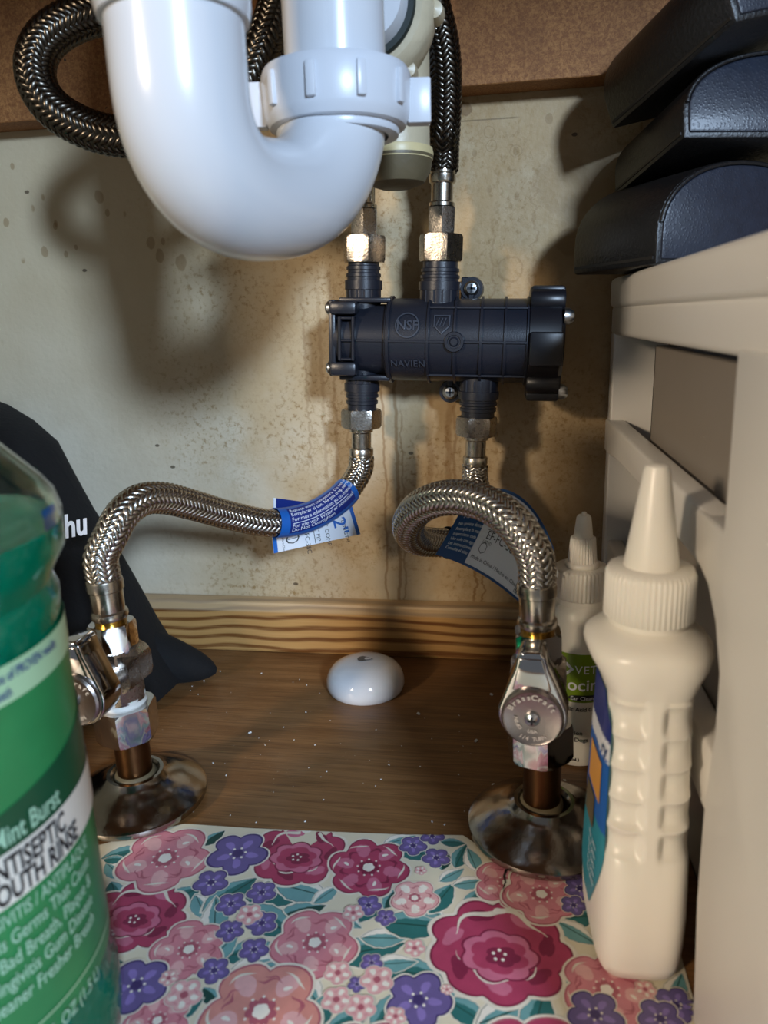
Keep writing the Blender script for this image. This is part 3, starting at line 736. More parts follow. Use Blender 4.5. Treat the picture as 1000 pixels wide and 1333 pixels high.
def tag_right():
    root = thing('hose_tag', 'large curved blue and white paper tag behind the looped right hose', 'tag', tuple(at(640, 710, Y=-0.08)))
    T0, T1, T2 = at(612, 642, Y=-0.104), at(686, 612, Y=-0.108), at(722, 716, Y=-0.125)
    B0, B1, B2 = at(567, 722, Y=-0.107), at(632, 740, Y=-0.114), at(690, 797, Y=-0.136)
    def S(u, v): return bez(B0, B1, B2, u)*(1-v) + bez(T0, T1, T2, u)*v + np.array([0, -0.004*math.sin(math.pi*min(max(v, 0), 1)), 0])
    sheet = mk('tag_sheet', *patch(S, 30, 16), MT['paper'], root)
    g = Geo(); g.add(*strip(S, ((0, 0), (0.29, 1)), sub=14)); g.add(*strip(S, ((0.29, 0), (1, 0.035)), sub=20)); g.add(*strip(S, ((0.29, 0.965), (1, 1)), sub=20))
    V = []; Fc = []
    f = on(S, 0, 0, 1, 1)
    for i in range(11):
        u = 0.76 + 0.24*i/10; lo = 0.96-0.46*math.sin(math.pi/2*min(1, i/5)) if i else 0.96
        V += [f(u, lo), f(u, (lo+1)/2), f(u, 1.0)]
    for i in range(10): Fc += [(3*i, 3*i+3, 3*i+4, 3*i+1), (3*i+1, 3*i+4, 3*i+5, 3*i+2)]
    g.add(V, Fc); g.mk('blue_panel', MT['tagblue'], sheet)
    k = 1/0.068; kv = 1/0.036
    g = Geo()
    g.add(*text_geo('3/8" COMP x', 0.0052, on(S, 0.36, 0.70, k, kv), bold=0.00005)); g.add(*text_geo('1/2" FIP', 0.0058, on(S, 0.355, 0.555, k, kv), bold=0.00008))
    g.add(*text_geo('EF-FC-38C12F', 0.0052, on(S, 0.365, 0.42, k, kv))); g.add(*strip(S, ((0.345, 0.525), (0.70, 0.532)), sub=12))
    g.add(*text_geo('Made in China / Hecho en China', 0.0026, on(S, 0.315, 0.13, k, kv)))
    for i in range(9): g.add(*strip(S, ((0.80+i*0.012, 0.06), (0.80+i*0.012+(0.007 if i % 3 else 0.004), 0.34)), sub=1))
    for i in range(6):
        a0, a1 = 2*math.pi*i/6+.5, 2*math.pi*(i+1)/6+.5; ff = on(S, 0.385, 0.30, 1, 1)
        V = [ff(r*math.cos(a)*0.8, r*math.sin(a)*1.6) for a in (a0, a1) for r in (0.042, 0.048)]; g.add(V, [(0, 1, 3, 2)])
    g.add(*text_geo('LISTED', 0.0020, on(S, 0.355, 0.36, k, kv)))
    g.mk('tag_lettering', MT['ink'], sheet, smooth=False)
    g = Geo()
    g.add(*text_geo('ADVERTENCIA', 0.0036, on(S, 0.07, 0.62, k, kv)))
    for i, s in enumerate(('No apriete demasiado', 'Reemplace la manguera', 'Inspeccione cada ano', 'Use solo con agua', 'Lea instrucciones', 'Consulte el sitio')):
        g.add(*text_geo(s, 0.0023, on(S, 0.05, 0.52-i*0.075, k, kv)))
    g.mk('small_lettering', MT['inkwhite'], sheet, smooth=False); g = Geo()
    g.add(*text_geo('12"', 0.0125, on(S, 0.86, 0.66, k, kv), bold=0.00015)); g.mk('white_lettering', MT['inkwhite'], sheet, smooth=False)
    # the part that grips the hose
    i0 = int(np.argmin(np.linalg.norm(QD-at(618, 704, Y=-0.073), axis=1))); i1 = int(np.argmin(np.linalg.norm(QD-at(584, 706, Y=-0.088), axis=1)))
    a, b = sorted((i0, i1)); mk('wrap_band', *tube(QD[a:b+1], 0.0086, 28, cap=False), MT['tagblue'], root)
tag_right()

# ------------------------------------------------------------------ shutoff valves, pipes and floor flanges
def build_valve(base, label):
    root = thing('shutoff_valve', label, 'valve', tuple(base))
    b = np.array(base)
    A = frame(b, (0, 0, 1))
    mk('compression_nut', *hexa(0.0124, 0.0340, 0.0500, A, 0.0018, math.radians(17)), MT['chrome'], root)
    mk('thread_ring', *lathe([(0.0098, 0.048), (0.0104, 0.0492), (0.0096, 0.0497), (0.0104, 0.0509), (0.0096, 0.0520), (0.0100, 0.054)], 32, A), MT['tape'], root)
    body = Geo()
    body.add(*hexa(0.0096, 0.053, 0.078, A, 0.0015, math.radians(30)))
    BX = frame(b + np.array([0, 0.0, 0.068]), (0, -1, 0))
    body.add(*hexa(0.0108, -0.0105, 0.0085, BX, 0.0012, math.radians(30)))
    body.mk('valve_body', MT['nickel'], root)
    mk('outlet_nut', *hexa(0.0090, 0.0770, 0.0900, A, 0.0012, math.radians(8)), MT['chrome'], root)
    mk('stem', *lathe([(0.0075, 0.008), (0.0075, 0.014), (0.0050, 0.0145), (0.0050, 0.024)], 24, BX), MT['chrome'], root)
    # handle: round bottom, tapered wing on top
    C = np.eye(4); C[:3, 0] = (1, 0, 0); C[:3, 1] = (0, 0, 1); C[:3, 2] = (0, -1, 0); C[:3, 3] = b + np.array([0, 0, 0.0685])
    rr = 0.0128; pts = []
    for a in np.linspace(math.radians(168), math.radians(372), 24): pts.append((rr*math.cos(a), rr*math.sin(a)))
    pts += [(0.0095, 0.0105), (0.0062, 0.0185), (0.0052, 0.0232), (0.0036, 0.0252), (-0.0036, 0.0252), (-0.0052, 0.0232), (-0.0062, 0.0185), (-0.0095, 0.0105)]
    h = mk('handle', *prism(pts, 0.017, 0.0300, C, 0.0016, 3), MT['chrome'], root)
    mk('wing_face', *prism([(-0.0072, 0.0102), (0.0072, 0.0102), (0.0040, 0.0230), (-0.0040, 0.0230)], 0.0292, 0.0308, C, 0.0006, 2), MT['chrome'], h)
    D = C.copy()
    mk('face_disc', *lathe([(0.0116, 0.029), (0.0116, 0.0318), (0.0108, 0.0326), (0.0100, 0.0322), (0.0, 0.0322)], 40, D, cap=False), MT['satin'], h)
    g = Geo()
    for s, r0, ang0, sgn, size in (('BrassCraft', 0.0078, 90, 1, 0.0030), ('1/4 TURN', 0.0090, 270, -1, 0.0022), ('USA', 0.0058, 270, -1, 0.0020), ('OPEN', 0.0052, 200, 1, 0.0018)):
        w = size*0.62; n = len(s)
        for i, ch in enumerate(s):
            if ch == ' ': continue
            th = math.radians(ang0) - sgn*(i-(n-1)/2)*w/r0
            def f(x, y, th=th, r0=r0, sgn=sgn):
                t = th - sgn*x/r0; r = r0 + sgn*y
                return xf(D, [(r*math.cos(t), r*math.sin(t), 0.03235)])[0]
            V, Fc = text_geo(ch, size, f, 'CENTER', 0.00009)
            # raise the letters
            k = len(V); V2 = V + [np.array(v) - D[:3, 2]*0.0003 for v in V]
            g.add([np.array(v)+D[:3, 2]*0.00025 for v in V], Fc)
    g.mk('raised_lettering', MT['bright'], h, smooth=False)
    sc = mk('handle_screw', *lathe([(0.0, 0.0344), (0.0018, 0.0340), (0.0028, 0.0330), (0.0030, 0.0318)], 24, D, cap=False), MT['screw'], h)
    g = Geo()
    g.add(*box(-0.0015, 0.0015, -0.0004, 0.0004, 0.0336, 0.03445, 0, 1, D)); g.add(*box(-0.0004, 0.0004, -0.0015, 0.0015, 0.0336, 0.03445, 0, 1, D))
    g.mk('screw_slot', MT['slot'], h, smooth=False)
    return root
bR = np.array([VR[0], VR[1], 0.0]); bL = np.array([VL[0], VL[1], 0.0])
vr = build_valve(bR, 'chrome shutoff valve, oval handle facing front, beside the small green-labelled bottle')
vl = copy_tree(vr); vr.location.z = 0.0034; vl.location = (bL[0], bL[1], 0.0004); vl.rotation_euler = (0, math.radians(-1.4), math.radians(-5))
tag(vl, 'chrome shutoff valve with turned-away handle, half behind the green mouthwash bottle', 'valve')
vr['group'] = vl['group'] = 'chrome shutoff valves on the floor pipes'
vr.rotation_euler = (0, math.radians(-2.1), math.radians(-7))
def pipe(b, top, label):
    r = thing('copper_pipe', label, 'pipe', (b[0], b[1], 0), 'copper pipes rising from the floor')
    mk('pipe_wall', *lathe([(0.0068, -0.012), (0.0079, -0.012), (0.0079, top), (0.0068, top)], 32, frame((b[0], b[1], 0), (0, 0, 1)), cap=False), MT['copper'], r)
    mk('sealant_bead', *lathe([(0.0079, 0.0135), (0.0096, 0.0135), (0.0090, 0.0150), (0.0079, 0.0158)], 28, frame((b[0], b[1], 0), (0, 0, 1)), cap=False, rfun=lambda a, z: 1+0.04*math.sin(3*a)*(1 if z < .015 else 0)), MT['grimy'], r)
pipe(bR, 0.0405, 'brown copper pipe under the front-facing shutoff valve')
pipe(bL, 0.037, 'brown copper pipe under the shutoff valve by the black bag')
def flange(b, R, label):
    k = R/0.0325
    prof = [(0.0098, 0.0128), (0.0112, 0.0146), (0.0128, 0.0146), (0.0140, 0.0130), (0.0160, 0.0112), (0.0205, 0.0095)]
    prof += [(0.0250*k, 0.0076), (0.0290*k, 0.0054), (0.0312*k, 0.0042), (0.0322*k, 0.0034), (0.0325*k, 0.0020), (0.0322*k, 0.0008), (0.0312*k, 0.0006)]
    r = thing('floor_flange', label, 'pipe flange', (b[0], b[1], 0), 'round pipe flanges on the floor')
    mk('flange_dish', *lathe(prof, 64, frame((b[0], b[1], 0), (0, 0, 1)), cap=False), MT['flange'], r)
    r.location.z = 0.0009
flange(bR + [0.001, 0.0, 0], 0.0325, 'dull chrome dish flange on the torn corner of the floral paper')
flange(bL + [0.0, 0.0, 0], 0.0320, 'dull chrome dish flange beside the green mouthwash bottle')

# ------------------------------------------------------------------ leak sensor
def sensor():
    c = at(476, 887, Z=0.004); c[2] = 0
    root = thing('leak_sensor', 'glossy white domed leak sensor puck on bare brown wood', 'sensor', tuple(c))
    A = frame(c, (0, 0, 1)); r = 0.0253*0.91/0.91
    mm = np.linalg.norm(at(527, 890, Z=0.004)-at(425, 890, Z=0.004))/2
    prof = [(mm*0.93, 0.0), (mm*0.97, 0.0010), (mm, 0.0040), (mm*0.985, 0.0075), (mm*0.93, 0.0110), (mm*0.82, 0.0140), (mm*0.65, 0.0163), (mm*0.45, 0.0177), (mm*0.2, 0.0184), (0, 0.0186)]
    mk('shell', *lathe(prof, 64, A, cap=False), MT['gloss'], root)
    # drop logo printed on the far slope
    cz = c + np.array([-0.0015, 0.0065, 0.0186])
    def drop(k, half=False):
        pts = []
        for t in np.linspace(0, 2*math.pi, 40, endpoint=False):
            rr = 1.0; x = 0.0022*k*math.cos(t)*(1 if math.cos(t) < 0 else 1.9*abs(math.cos(t))**0.7 if False else 1.0); y = 0.0022*k*math.sin(t)
            if math.cos(t) > 0: x = 0.0052*k*math.cos(t); y *= (1-math.cos(t))**0.6+0.0
            pts.append((x, y))
        return pts
    def onz(x, y, e):
        q = np.array([c[0]-0.0016+x*1.35, c[1]+0.0008+y*1.6]); rr = np.linalg.norm(q-c[:2])
        zz = np.interp(rr, [p[0] for p in prof[::-1]], [p[1] for p in prof[::-1]])
        return (q[0], q[1], zz+e)
    P = drop(1.0); V = [onz(x, y, 0.00025) for x, y in P] + [onz(0, 0, 0.00025)]
    g = Geo(); g.add(V, [(i, (i+1) % 40, 40) for i in range(40)]); g.mk('drop_mark', MT['grey'], root, smooth=False)
    P = [(0.0020+x*0.45, y*0.45) for x, y in drop(1.0)]; V = [onz(x, y, 0.0004) for x, y in P] + [onz(0.0020, 0, 0.0004)]
    g = Geo(); g.add(V, [(i, (i+1) % 40, 40) for i in range(40)]); g.mk('drop_glint', MT['gloss'], root, smooth=False)
sensor()

# ------------------------------------------------------------------ mouthwash bottle
def mouthwash():
    r = 0.0470
    tx = at(112, 960, Y=-0.280)
    v = np.array([tx[0], tx[1]+0.455]); v /= np.linalg.norm(v); left = np.array([-v[1], v[0]])
    c = tx[:2] + left*r
    root = thing('mouthwash_bottle', 'big clear bottle of teal mouthwash with green label at the left edge', 'bottle', (c[0], c[1], 0.0))
    A = frame((c[0], c[1], 0), (0, 0, 1))
    prof = [(0.030, 0.0022), (0.036, 0.0006), (0.041, 0.0012), (r*0.955, 0.005), (r*0.99, 0.012), (r, 0.018), (r, 0.028), (r*0.975, 0.031), (r*0.97, 0.033), (r*0.97, 0.1435), (r*0.98, 0.147),
            (r*0.98, 0.1500), (r*0.955, 0.1535), (r*0.99, 0.1575), (r*1.05, 0.1625), (r*1.055, 0.1710), (r*1.03, 0.1755), (r*0.97, 0.1795), (r*0.72, 0.1925), (r*0.42, 0.2065), (0.0165, 0.2145), (0.0150, 0.219), (0.0150, 0.228)]
    inner = [(max(0.002, a-0.0011), b+(0.0011 if b < 0.01 else 0)) for a, b in prof]
    V, Fc = lathe(prof + inner[::-1], 72, A, cap=False)
    n = len(prof)*2
    Fc += [tuple(i*n for i in range(72)), tuple(i*n+n-1 for i in range(72))]
    mk('bottle_shell', V, Fc, MT['pet'], root)
    lz = 0.1690
    liq = [(max(0.0, a-0.0008), b+(0.0009 if b < 0.01 else 0)) for a, b in prof if b < lz] + [(r*1.054-0.0009, lz)]
    mk('rinse', *lathe(liq, 72, A), MT['rinse'], root)
    mk('screw_cap', *lathe([(0.0155, 0.221), (0.0185, 0.2215), (0.0190, 0.225), (0.0185, 0.251), (0.0170, 0.253), (0.0, 0.253)], 40, A, rfun=lambda a, z: 1+0.012*math.sin(30*a) if z < 0.251 else 1, cap=False), MT['blackcap'], root)
    # label wrapped round the side the camera sees
    f0 = math.atan2(-0.455-c[1], 0-c[0]); a0, a1 = f0-math.radians(95), f0+math.radians(92)
    Rl = r*0.97+0.0005
    def L(e): return lambda u, v: np.array([c[0]+(Rl+e)*math.cos(a0+(a1-a0)*u), c[1]+(Rl+e)*math.sin(a0+(a1-a0)*u), 0.0340+0.1085*v])
    def wrapband(name, v0, v1, e, mat, par=root, u0=0.0, u1=1.0, edge=None):
        V = []; Fc = []; N = 60; K = 8
        for i in range(N+1):
            u = u0+(u1-u0)*i/N
            lo, hi = (v0, v1) if edge is None else edge(u)
            for j in range(K+1): V.append(L(e)(u, lo+(hi-lo)*j/K))
        for i in range(N):
            for j in range(K): Fc.append((i*(K+1)+j, (i+1)*(K+1)+j, (i+1)*(K+1)+j+1, i*(K+1)+j+1))
        return mk(name, V, Fc, mat, par)
    lab = wrapband('front_label', 0.06, 1, 0.0, MT['greenlab'])
    wrapband('label_top_band', 0.915, 1.0, 0.0003, MT['palegreen'], lab)
    wrapband('label_dark_band', 0, 0, 0.0003, MT['darkgreen'], lab, edge=lambda u: (0.58, 0.665+0.10*max(0, (u-0.55))/0.45))
    wrapband('label_cream_band', 0.464, 0.590, 0.0005, MT['cream_lab'], lab)
    al = (a1-a0)*Rl
    def on_l(u0, v0, e=0.0008, k=0.66): return lambda x, y: L(e)(u0+k*x/al, v0+y/0.1085)
    g = Geo(); g.add(*text_geo('Cool Mint Burst', 0.0072, on_l(0.740, 0.607), 'RIGHT', 0.00012)); g.mk('flavour_lettering', MT['labtxt'], lab, smooth=False)
    g = Geo(); g.add(*text_geo('ANTISEPTIC', 0.0078, on_l(0.745, 0.531, k=0.60), 'RIGHT', 0.00022)); g.add(*text_geo('MOUTH RINSE', 0.0078, on_l(0.775, 0.474, k=0.60), 'RIGHT', 0.00022)); g.mk('title_lettering', MT['ink'], lab, smooth=False)
    g = Geo()
    for i, s in enumerate(('ANTIGINGIVITIS / ANTIPLAQUE', 'Kills Germs That Cause', 'Bad Breath, Plaque &', 'Gingivitis Gum Disease', 'For Cleaner Fresher Breath', '', '', '50.7 FL OZ (1.5 L)')):
        if s: g.add(*text_geo(s, 0.0056 if i else 0.0050, on_l(0.800-(0.004*i), 0.420-i*0.052), 'RIGHT', 0.00005))
    wr = Geo(); V = []; 
    g.mk('small_lettering', MT['labtxt'], lab, smooth=False)
    wrapband('label_rule', 0.118, 0.122, 0.0005, MT['palegreen'], lab)
    g = Geo(); g.add(*text_geo('for millions of PROVEN results', 0.0036, on_l(0.80, 0.966), 'RIGHT', 0.00006)); g.add(*text_geo('against bad breath', 0.0036, on_l(0.68, 0.930), 'RIGHT', 0.00004)); g.mk('claim_lettering', MT['navy'], lab, smooth=False)
    # blue neck-side sticker
    wrapband('blue_sticker', 1.22, 1.29, 0.0021, MT['blue'], root, 0.80, 0.86)
mouthwash()

# ------------------------------------------------------------------ small ear-cleaner bottle
def ear_bottle():
    c = at(755, 1000, Y=-0.115)[:2]; c = np.array([0.0400, -0.1120])
    root = thing('ear_cleanser_bottle', 'small white ear cleanser bottle with olive green label and twist nozzle', 'bottle', (c[0], c[1], 0))
    A = frame((c[0], c[1], 0), (0, 0, 1)); r = 0.0152
    mk('bottle_body', *lathe([(0.0, 0.0012), (0.010, 0.0006), (0.0128, 0.0), (0.0145, 0.0012), (r, 0.0035), (r, 0.070), (r*0.985, 0.0745), (r*0.93, 0.0785), (r*0.83, 0.0815), (0.0118, 0.0825), (0.0118, 0.0868), (0.008, 0.087)], 48, A, cap=False), MT['bottlewhite'], root)
    cap = mk('ribbed_cap', *lathe([(0.0125, 0.0855), (0.0131, 0.0862), (0.0131, 0.0985), (0.0124, 0.0998), (0.0070, 0.1000)], 384, A, rfun=lambda a, z: 1+(0.026*math.sin(44*a) if 0.086 < z < 0.0988 else 0)), MT['bottlewhite'], root, sharp=0)
    noz = mk('nozzle', *lathe([(0.0080, 0.0995), (0.0080, 0.1020), (0.0072, 0.1026), (0.0066, 0.1030), (0.0056, 0.1140), (0.0050, 0.1146)], 240, A, rfun=lambda a, z: 1+(0.035*math.sin(30*a) if 0.1028 < z < 0.1142 else 0)), MT['bottlewhite'], root, sharp=0)
    mk('twist_tip', *lathe([(0.0046, 0.1142), (0.0044, 0.1155), (0.0034, 0.1238), (0.0026, 0.1250), (0.0012, 0.1254), (0.0010, 0.1264), (0.0, 0.1266)], 28, A, cap=False), MT['bottlewhite'], root)
    f0 = math.atan2(-0.455-c[1], -c[0]) + math.radians(4)
    def wrap(x, y, e=0.0003): return (c[0]+(r+e)*math.cos(f0+x/r), c[1]+(r+e)*math.sin(f0+x/r), y)
    V = []; Fc = []; N = 40
    for i in range(N+1):
        x = -0.0215+0.043*i/N; V += [wrap(x, 0.0360, 0.0002), wrap(x, 0.0610, 0.0002)]
    for i in range(N): Fc.append((2*i, 2*i+2, 2*i+3, 2*i+1))
    lab = mk('green_label', V, Fc, MT['olive'], root)
    T = lambda x0, y0, e=0.0004: (lambda x, y: wrap(x0+x, y0+y, e))
    g = Geo(); g.add(*text_geo('VETO', 0.0058, T(-0.0025, 0.0512), 'LEFT', 0.00002, space=1.1)); g.add(*text_geo('ocin', 0.0086, T(-0.0058, 0.0424), 'LEFT', 0.00012)); g.add(*text_geo('TM', 0.0020, T(0.0095, 0.0468)))
    g.mk('white_lettering', MT['inkwhite'], lab, smooth=False); g = Geo()
    ch = [(-0.0075, 0.0555), (-0.0045, 0.0532), (-0.0075, 0.0505), (-0.0062, 0.0497), (-0.0028, 0.0532), (-0.0062, 0.0565)]
    g.add([wrap(x, y, 0.0004) for x, y in ch], [(0, 1, 4, 5), (1, 2, 3, 4)])
    g.mk('chevron_logo', MT['inkwhite'], lab, smooth=False)
    V = []; Fc = []
    for i in range(13): x = -0.0050+0.0165*i/12; k = 0.0015*math.sqrt(max(0.05, 1-((i-6)/6.0)**6)); V += [wrap(x, 0.0385-k, 0.0005), wrap(x, 0.0385+k, 0.0005)]
    for i in range(12): Fc.append((2*i, 2*i+2, 2*i+3, 2*i+1))
    bl = mk('black_strip', V, Fc, MT['ink'], root)
    g = Geo(); g.add(*text_geo('Ear Cleanser', 0.0027, T(-0.0040, 0.0376, 0.0007), bold=0.00004)); g.mk('strip_lettering', MT['inkwhite'], bl, smooth=False)
    g = Geo()
    for x, y, s, z in ((-0.0075, 0.0315, 'cylic Acid 0.15%', 0.0029), (-0.0050, 0.0225, 'la', 0.0031), (-0.0050, 0.0188, 'lution', 0.0031), (-0.0062, 0.0151, 'for Dogs', 0.0031), (-0.0075, 0.0045, '(118 mL)', 0.0023)):
        g.add(*text_geo(s, z, T(x, y), bold=0.00004))
    # outline of a sitting dog
    dog = [(0.0095, 0.0075), (0.0080, 0.0085), (0.0085, 0.0105), (0.0105, 0.0110), (0.0100, 0.0135), (0.0112, 0.0160), (0.0135, 0.0165), (0.0140, 0.0140), (0.0130, 0.0120), (0.0150, 0.0090), (0.0148, 0.0060), (0.0110, 0.0055), (0.0085, 0.0050), (0.0082, 0.0062)]
    for (x0, y0), (x1, y1) in zip(dog, dog[1:]+dog[:1]):
        d = np.array([x1-x0, y1-y0]); n = np.array([-d[1], d[0]])/np.linalg.norm(d)*0.00016
        g.add([wrap(x0-n[0], y0-n[1]), wrap(x1-n[0], y1-n[1]), wrap(x1+n[0], y1+n[1]), wrap(x0+n[0], y0+n[1])], [(0, 1, 2, 3)])
    g.mk('black_lettering', MT['ink'], root, smooth=False)
ear_bottle()

# ------------------------------------------------------------------ big white squeeze bottle
def squeeze():
    c = np.array([0.0474, -0.2275])
    root = thing('squeeze_bottle', 'tall white squeeze bottle with finger grips and cone tip, front right', 'bottle', (c[0], c[1], 0))
    yaw = math.radians(3)
    Rm = np.array([[math.cos(yaw), -math.sin(yaw)], [math.sin(yaw), math.cos(yaw)]])
    # rounded-rectangle sections: half width (X), half depth (Y), centre shift, height
    S = [(0.0105, 0.0180, 0.000), (0.0133, 0.0212, 0.0015), (0.0142, 0.0226, 0.006), (0.0146, 0.0232, 0.014), (0.0148, 0.0232, 0.024), (0.0146, 0.0225, 0.036), (0.0143, 0.0215, 0.046)]
    zs = np.linspace(0.047, 0.100, 56)
    for z in zs: S.append((0.0142-0.0012*(z-0.047)/0.053, 0.0212-0.004*(z-0.047)/0.053, z))
    S += [(0.0134, 0.0172, 0.1015), (0.0152, 0.0182, 0.1055), (0.0176, 0.0194, 0.1095), (0.0190, 0.0200, 0.1130), (0.0190, 0.0196, 0.1155), (0.0172, 0.0176, 0.1178), (0.0140, 0.0142, 0.1193), (0.0122, 0.0122, 0.1205), (0.0120, 0.0120, 0.1240)]
    n = 96; V = []; Fc = []
    for hw, hd, z in S:
        k = max(0.0, min(1.0, (z-0.100)/0.018)); e = 4.2*(1-k)+2.0*k
        for i in range(n):
            a = 2*math.pi*i/n; ca, sa = math.cos(a), math.sin(a)
            rr = (abs(ca)**e+abs(sa)**e)**(-1/e); x, y = hw*rr*ca, hd*rr*sa
            if 0.046 < z < 0.1005 and y < 0:          # finger scallops either side of a centre spine, on the near narrow face
                ph = (z-0.047)/0.0106
                w = max(0.0, 1-abs(((ph % 1.0)-0.42)/0.50)**2.2)
                ax_ = abs(x)/hw
                m = max(0.0, min(1.0, (ax_-0.16)/0.12)) * max(0.0, min(1.0, (1.15-ax_)/0.1)) * max(0, min(1, (-y/hd-0.55)/0.15))
                y += 0.0028*w*m
            q = Rm @ np.array([x, y]); V.append((c[0]+q[0], c[1]+q[1], z))
    for s in range(len(S)-1):
        for i in range(n): j = (i+1) % n; Fc.append((s*n+i, s*n+j, (s+1)*n+j, (s+1)*n+i))
    Fc.append(list(range(n))[::-1]); Fc.append([(len(S)-1)*n+i for i in range(n)])
    body = mk('bottle_body', V, Fc, MT['bottlewhite'], root, sharp=50)
    A = frame((c[0], c[1], 0), (0, 0, 1))
    mk('ribbed_cap', *lathe([(0.0126, 0.1222), (0.0136, 0.1228), (0.0134, 0.1365), (0.0126, 0.1385), (0.0080, 0.1390)], 416, A, rfun=lambda a, z: 1+(0.016*math.sin(52*a) if 0.1225 < z < 0.137 else 0)), MT['bottlewhite'], root, sharp=0)
    mk('cone_nozzle', *lathe([(0.0084, 0.1385), (0.0082, 0.1400), (0.0040, 0.1688), (0.0034, 0.1704), (0.0022, 0.1710), (0.0, 0.1711)], 40, A, cap=False), MT['bottlewhite'], root)
    # wrap label on the broad left face: t runs from the far edge to the near edge
    def face(t, z, e=0.0004):
        hw, hd = np.interp(z, [s[2] for s in S], [s[0] for s in S]), np.interp(z, [s[2] for s in S], [s[1] for s in S])
        y = hd*0.86*(1-2*t); rr = max(0.0, 1-abs(y/hd)**4.2)**(1/4.2); q = Rm @ np.array([-hw*rr-e, y]); return (c[0]+q[0], c[1]+q[1], z)
    def poly(name, rows, mat, e, par):
        V = []; Fc = []; K = 10
        for t0, t1, z in rows:
            for k in range(K+1): V.append(face(t0+(t1-t0)*k/K, z, e))
        for i in range(len(rows)-1):
            for k in range(K): Fc.append((i*(K+1)+k, i*(K+1)+k+1, (i+1)*(K+1)+k+1, (i+1)*(K+1)+k))
        return mk(name, V, Fc, mat, par)
    zz = np.linspace(0.016, 0.100, 30)
    def lim(z): return (0.10+0.25*max(0, (0.030-z)/0.014)**2, 0.95-0.35*max(0, (0.045-z)/0.029)**1.5-0.2*max(0, (z-0.09)/0.01))
    lab = poly('side_label', [(*lim(z), z) for z in zz], MT['cyan'], 0.0003, body)
    poly('label_blue_panel', [(*lim(z), z) for z in np.linspace(0.052, 0.078, 10)], MT['blue'], 0.0005, root)
    poly('label_navy_panel', [(*lim(z), z) for z in np.linspace(0.084, 0.100, 8)], MT['navy'], 0.0005, root)
    poly('label_white_panel', [(*lim(z), z) for z in np.linspace(0.077, 0.0845, 5)], MT['paper'], 0.0005, root)
    poly('label_orange_panel', [(0.30, 0.80, z) for z in np.linspace(0.060, 0.0745, 6)], MT['orange'], 0.0008, root)
    poly('label_photo_panel', [(0.25, 0.62, z) for z in np.linspace(0.046, 0.058, 6)], MT['grimy'], 0.0008, root)
    g = Geo(); g.add(*text_geo('ry', 0.0066, lambda x, y: face(0.92+x/0.036, 0.0788+y, 0.0009), 'RIGHT', 0.00008)); g.mk('label_lettering', MT['tagblue'], root, smooth=False)
    g = Geo()
    for i in range(5): g.add(*text_geo('for pets', 0.0030, lambda x, y, i=i: face(0.80+x/0.036, 0.0425-i*0.0034+y, 0.0009), 'RIGHT'))
    g.mk('small_lettering', MT['inkwhite'], root, smooth=False)
    root.location.z += 0.0010
squeeze()

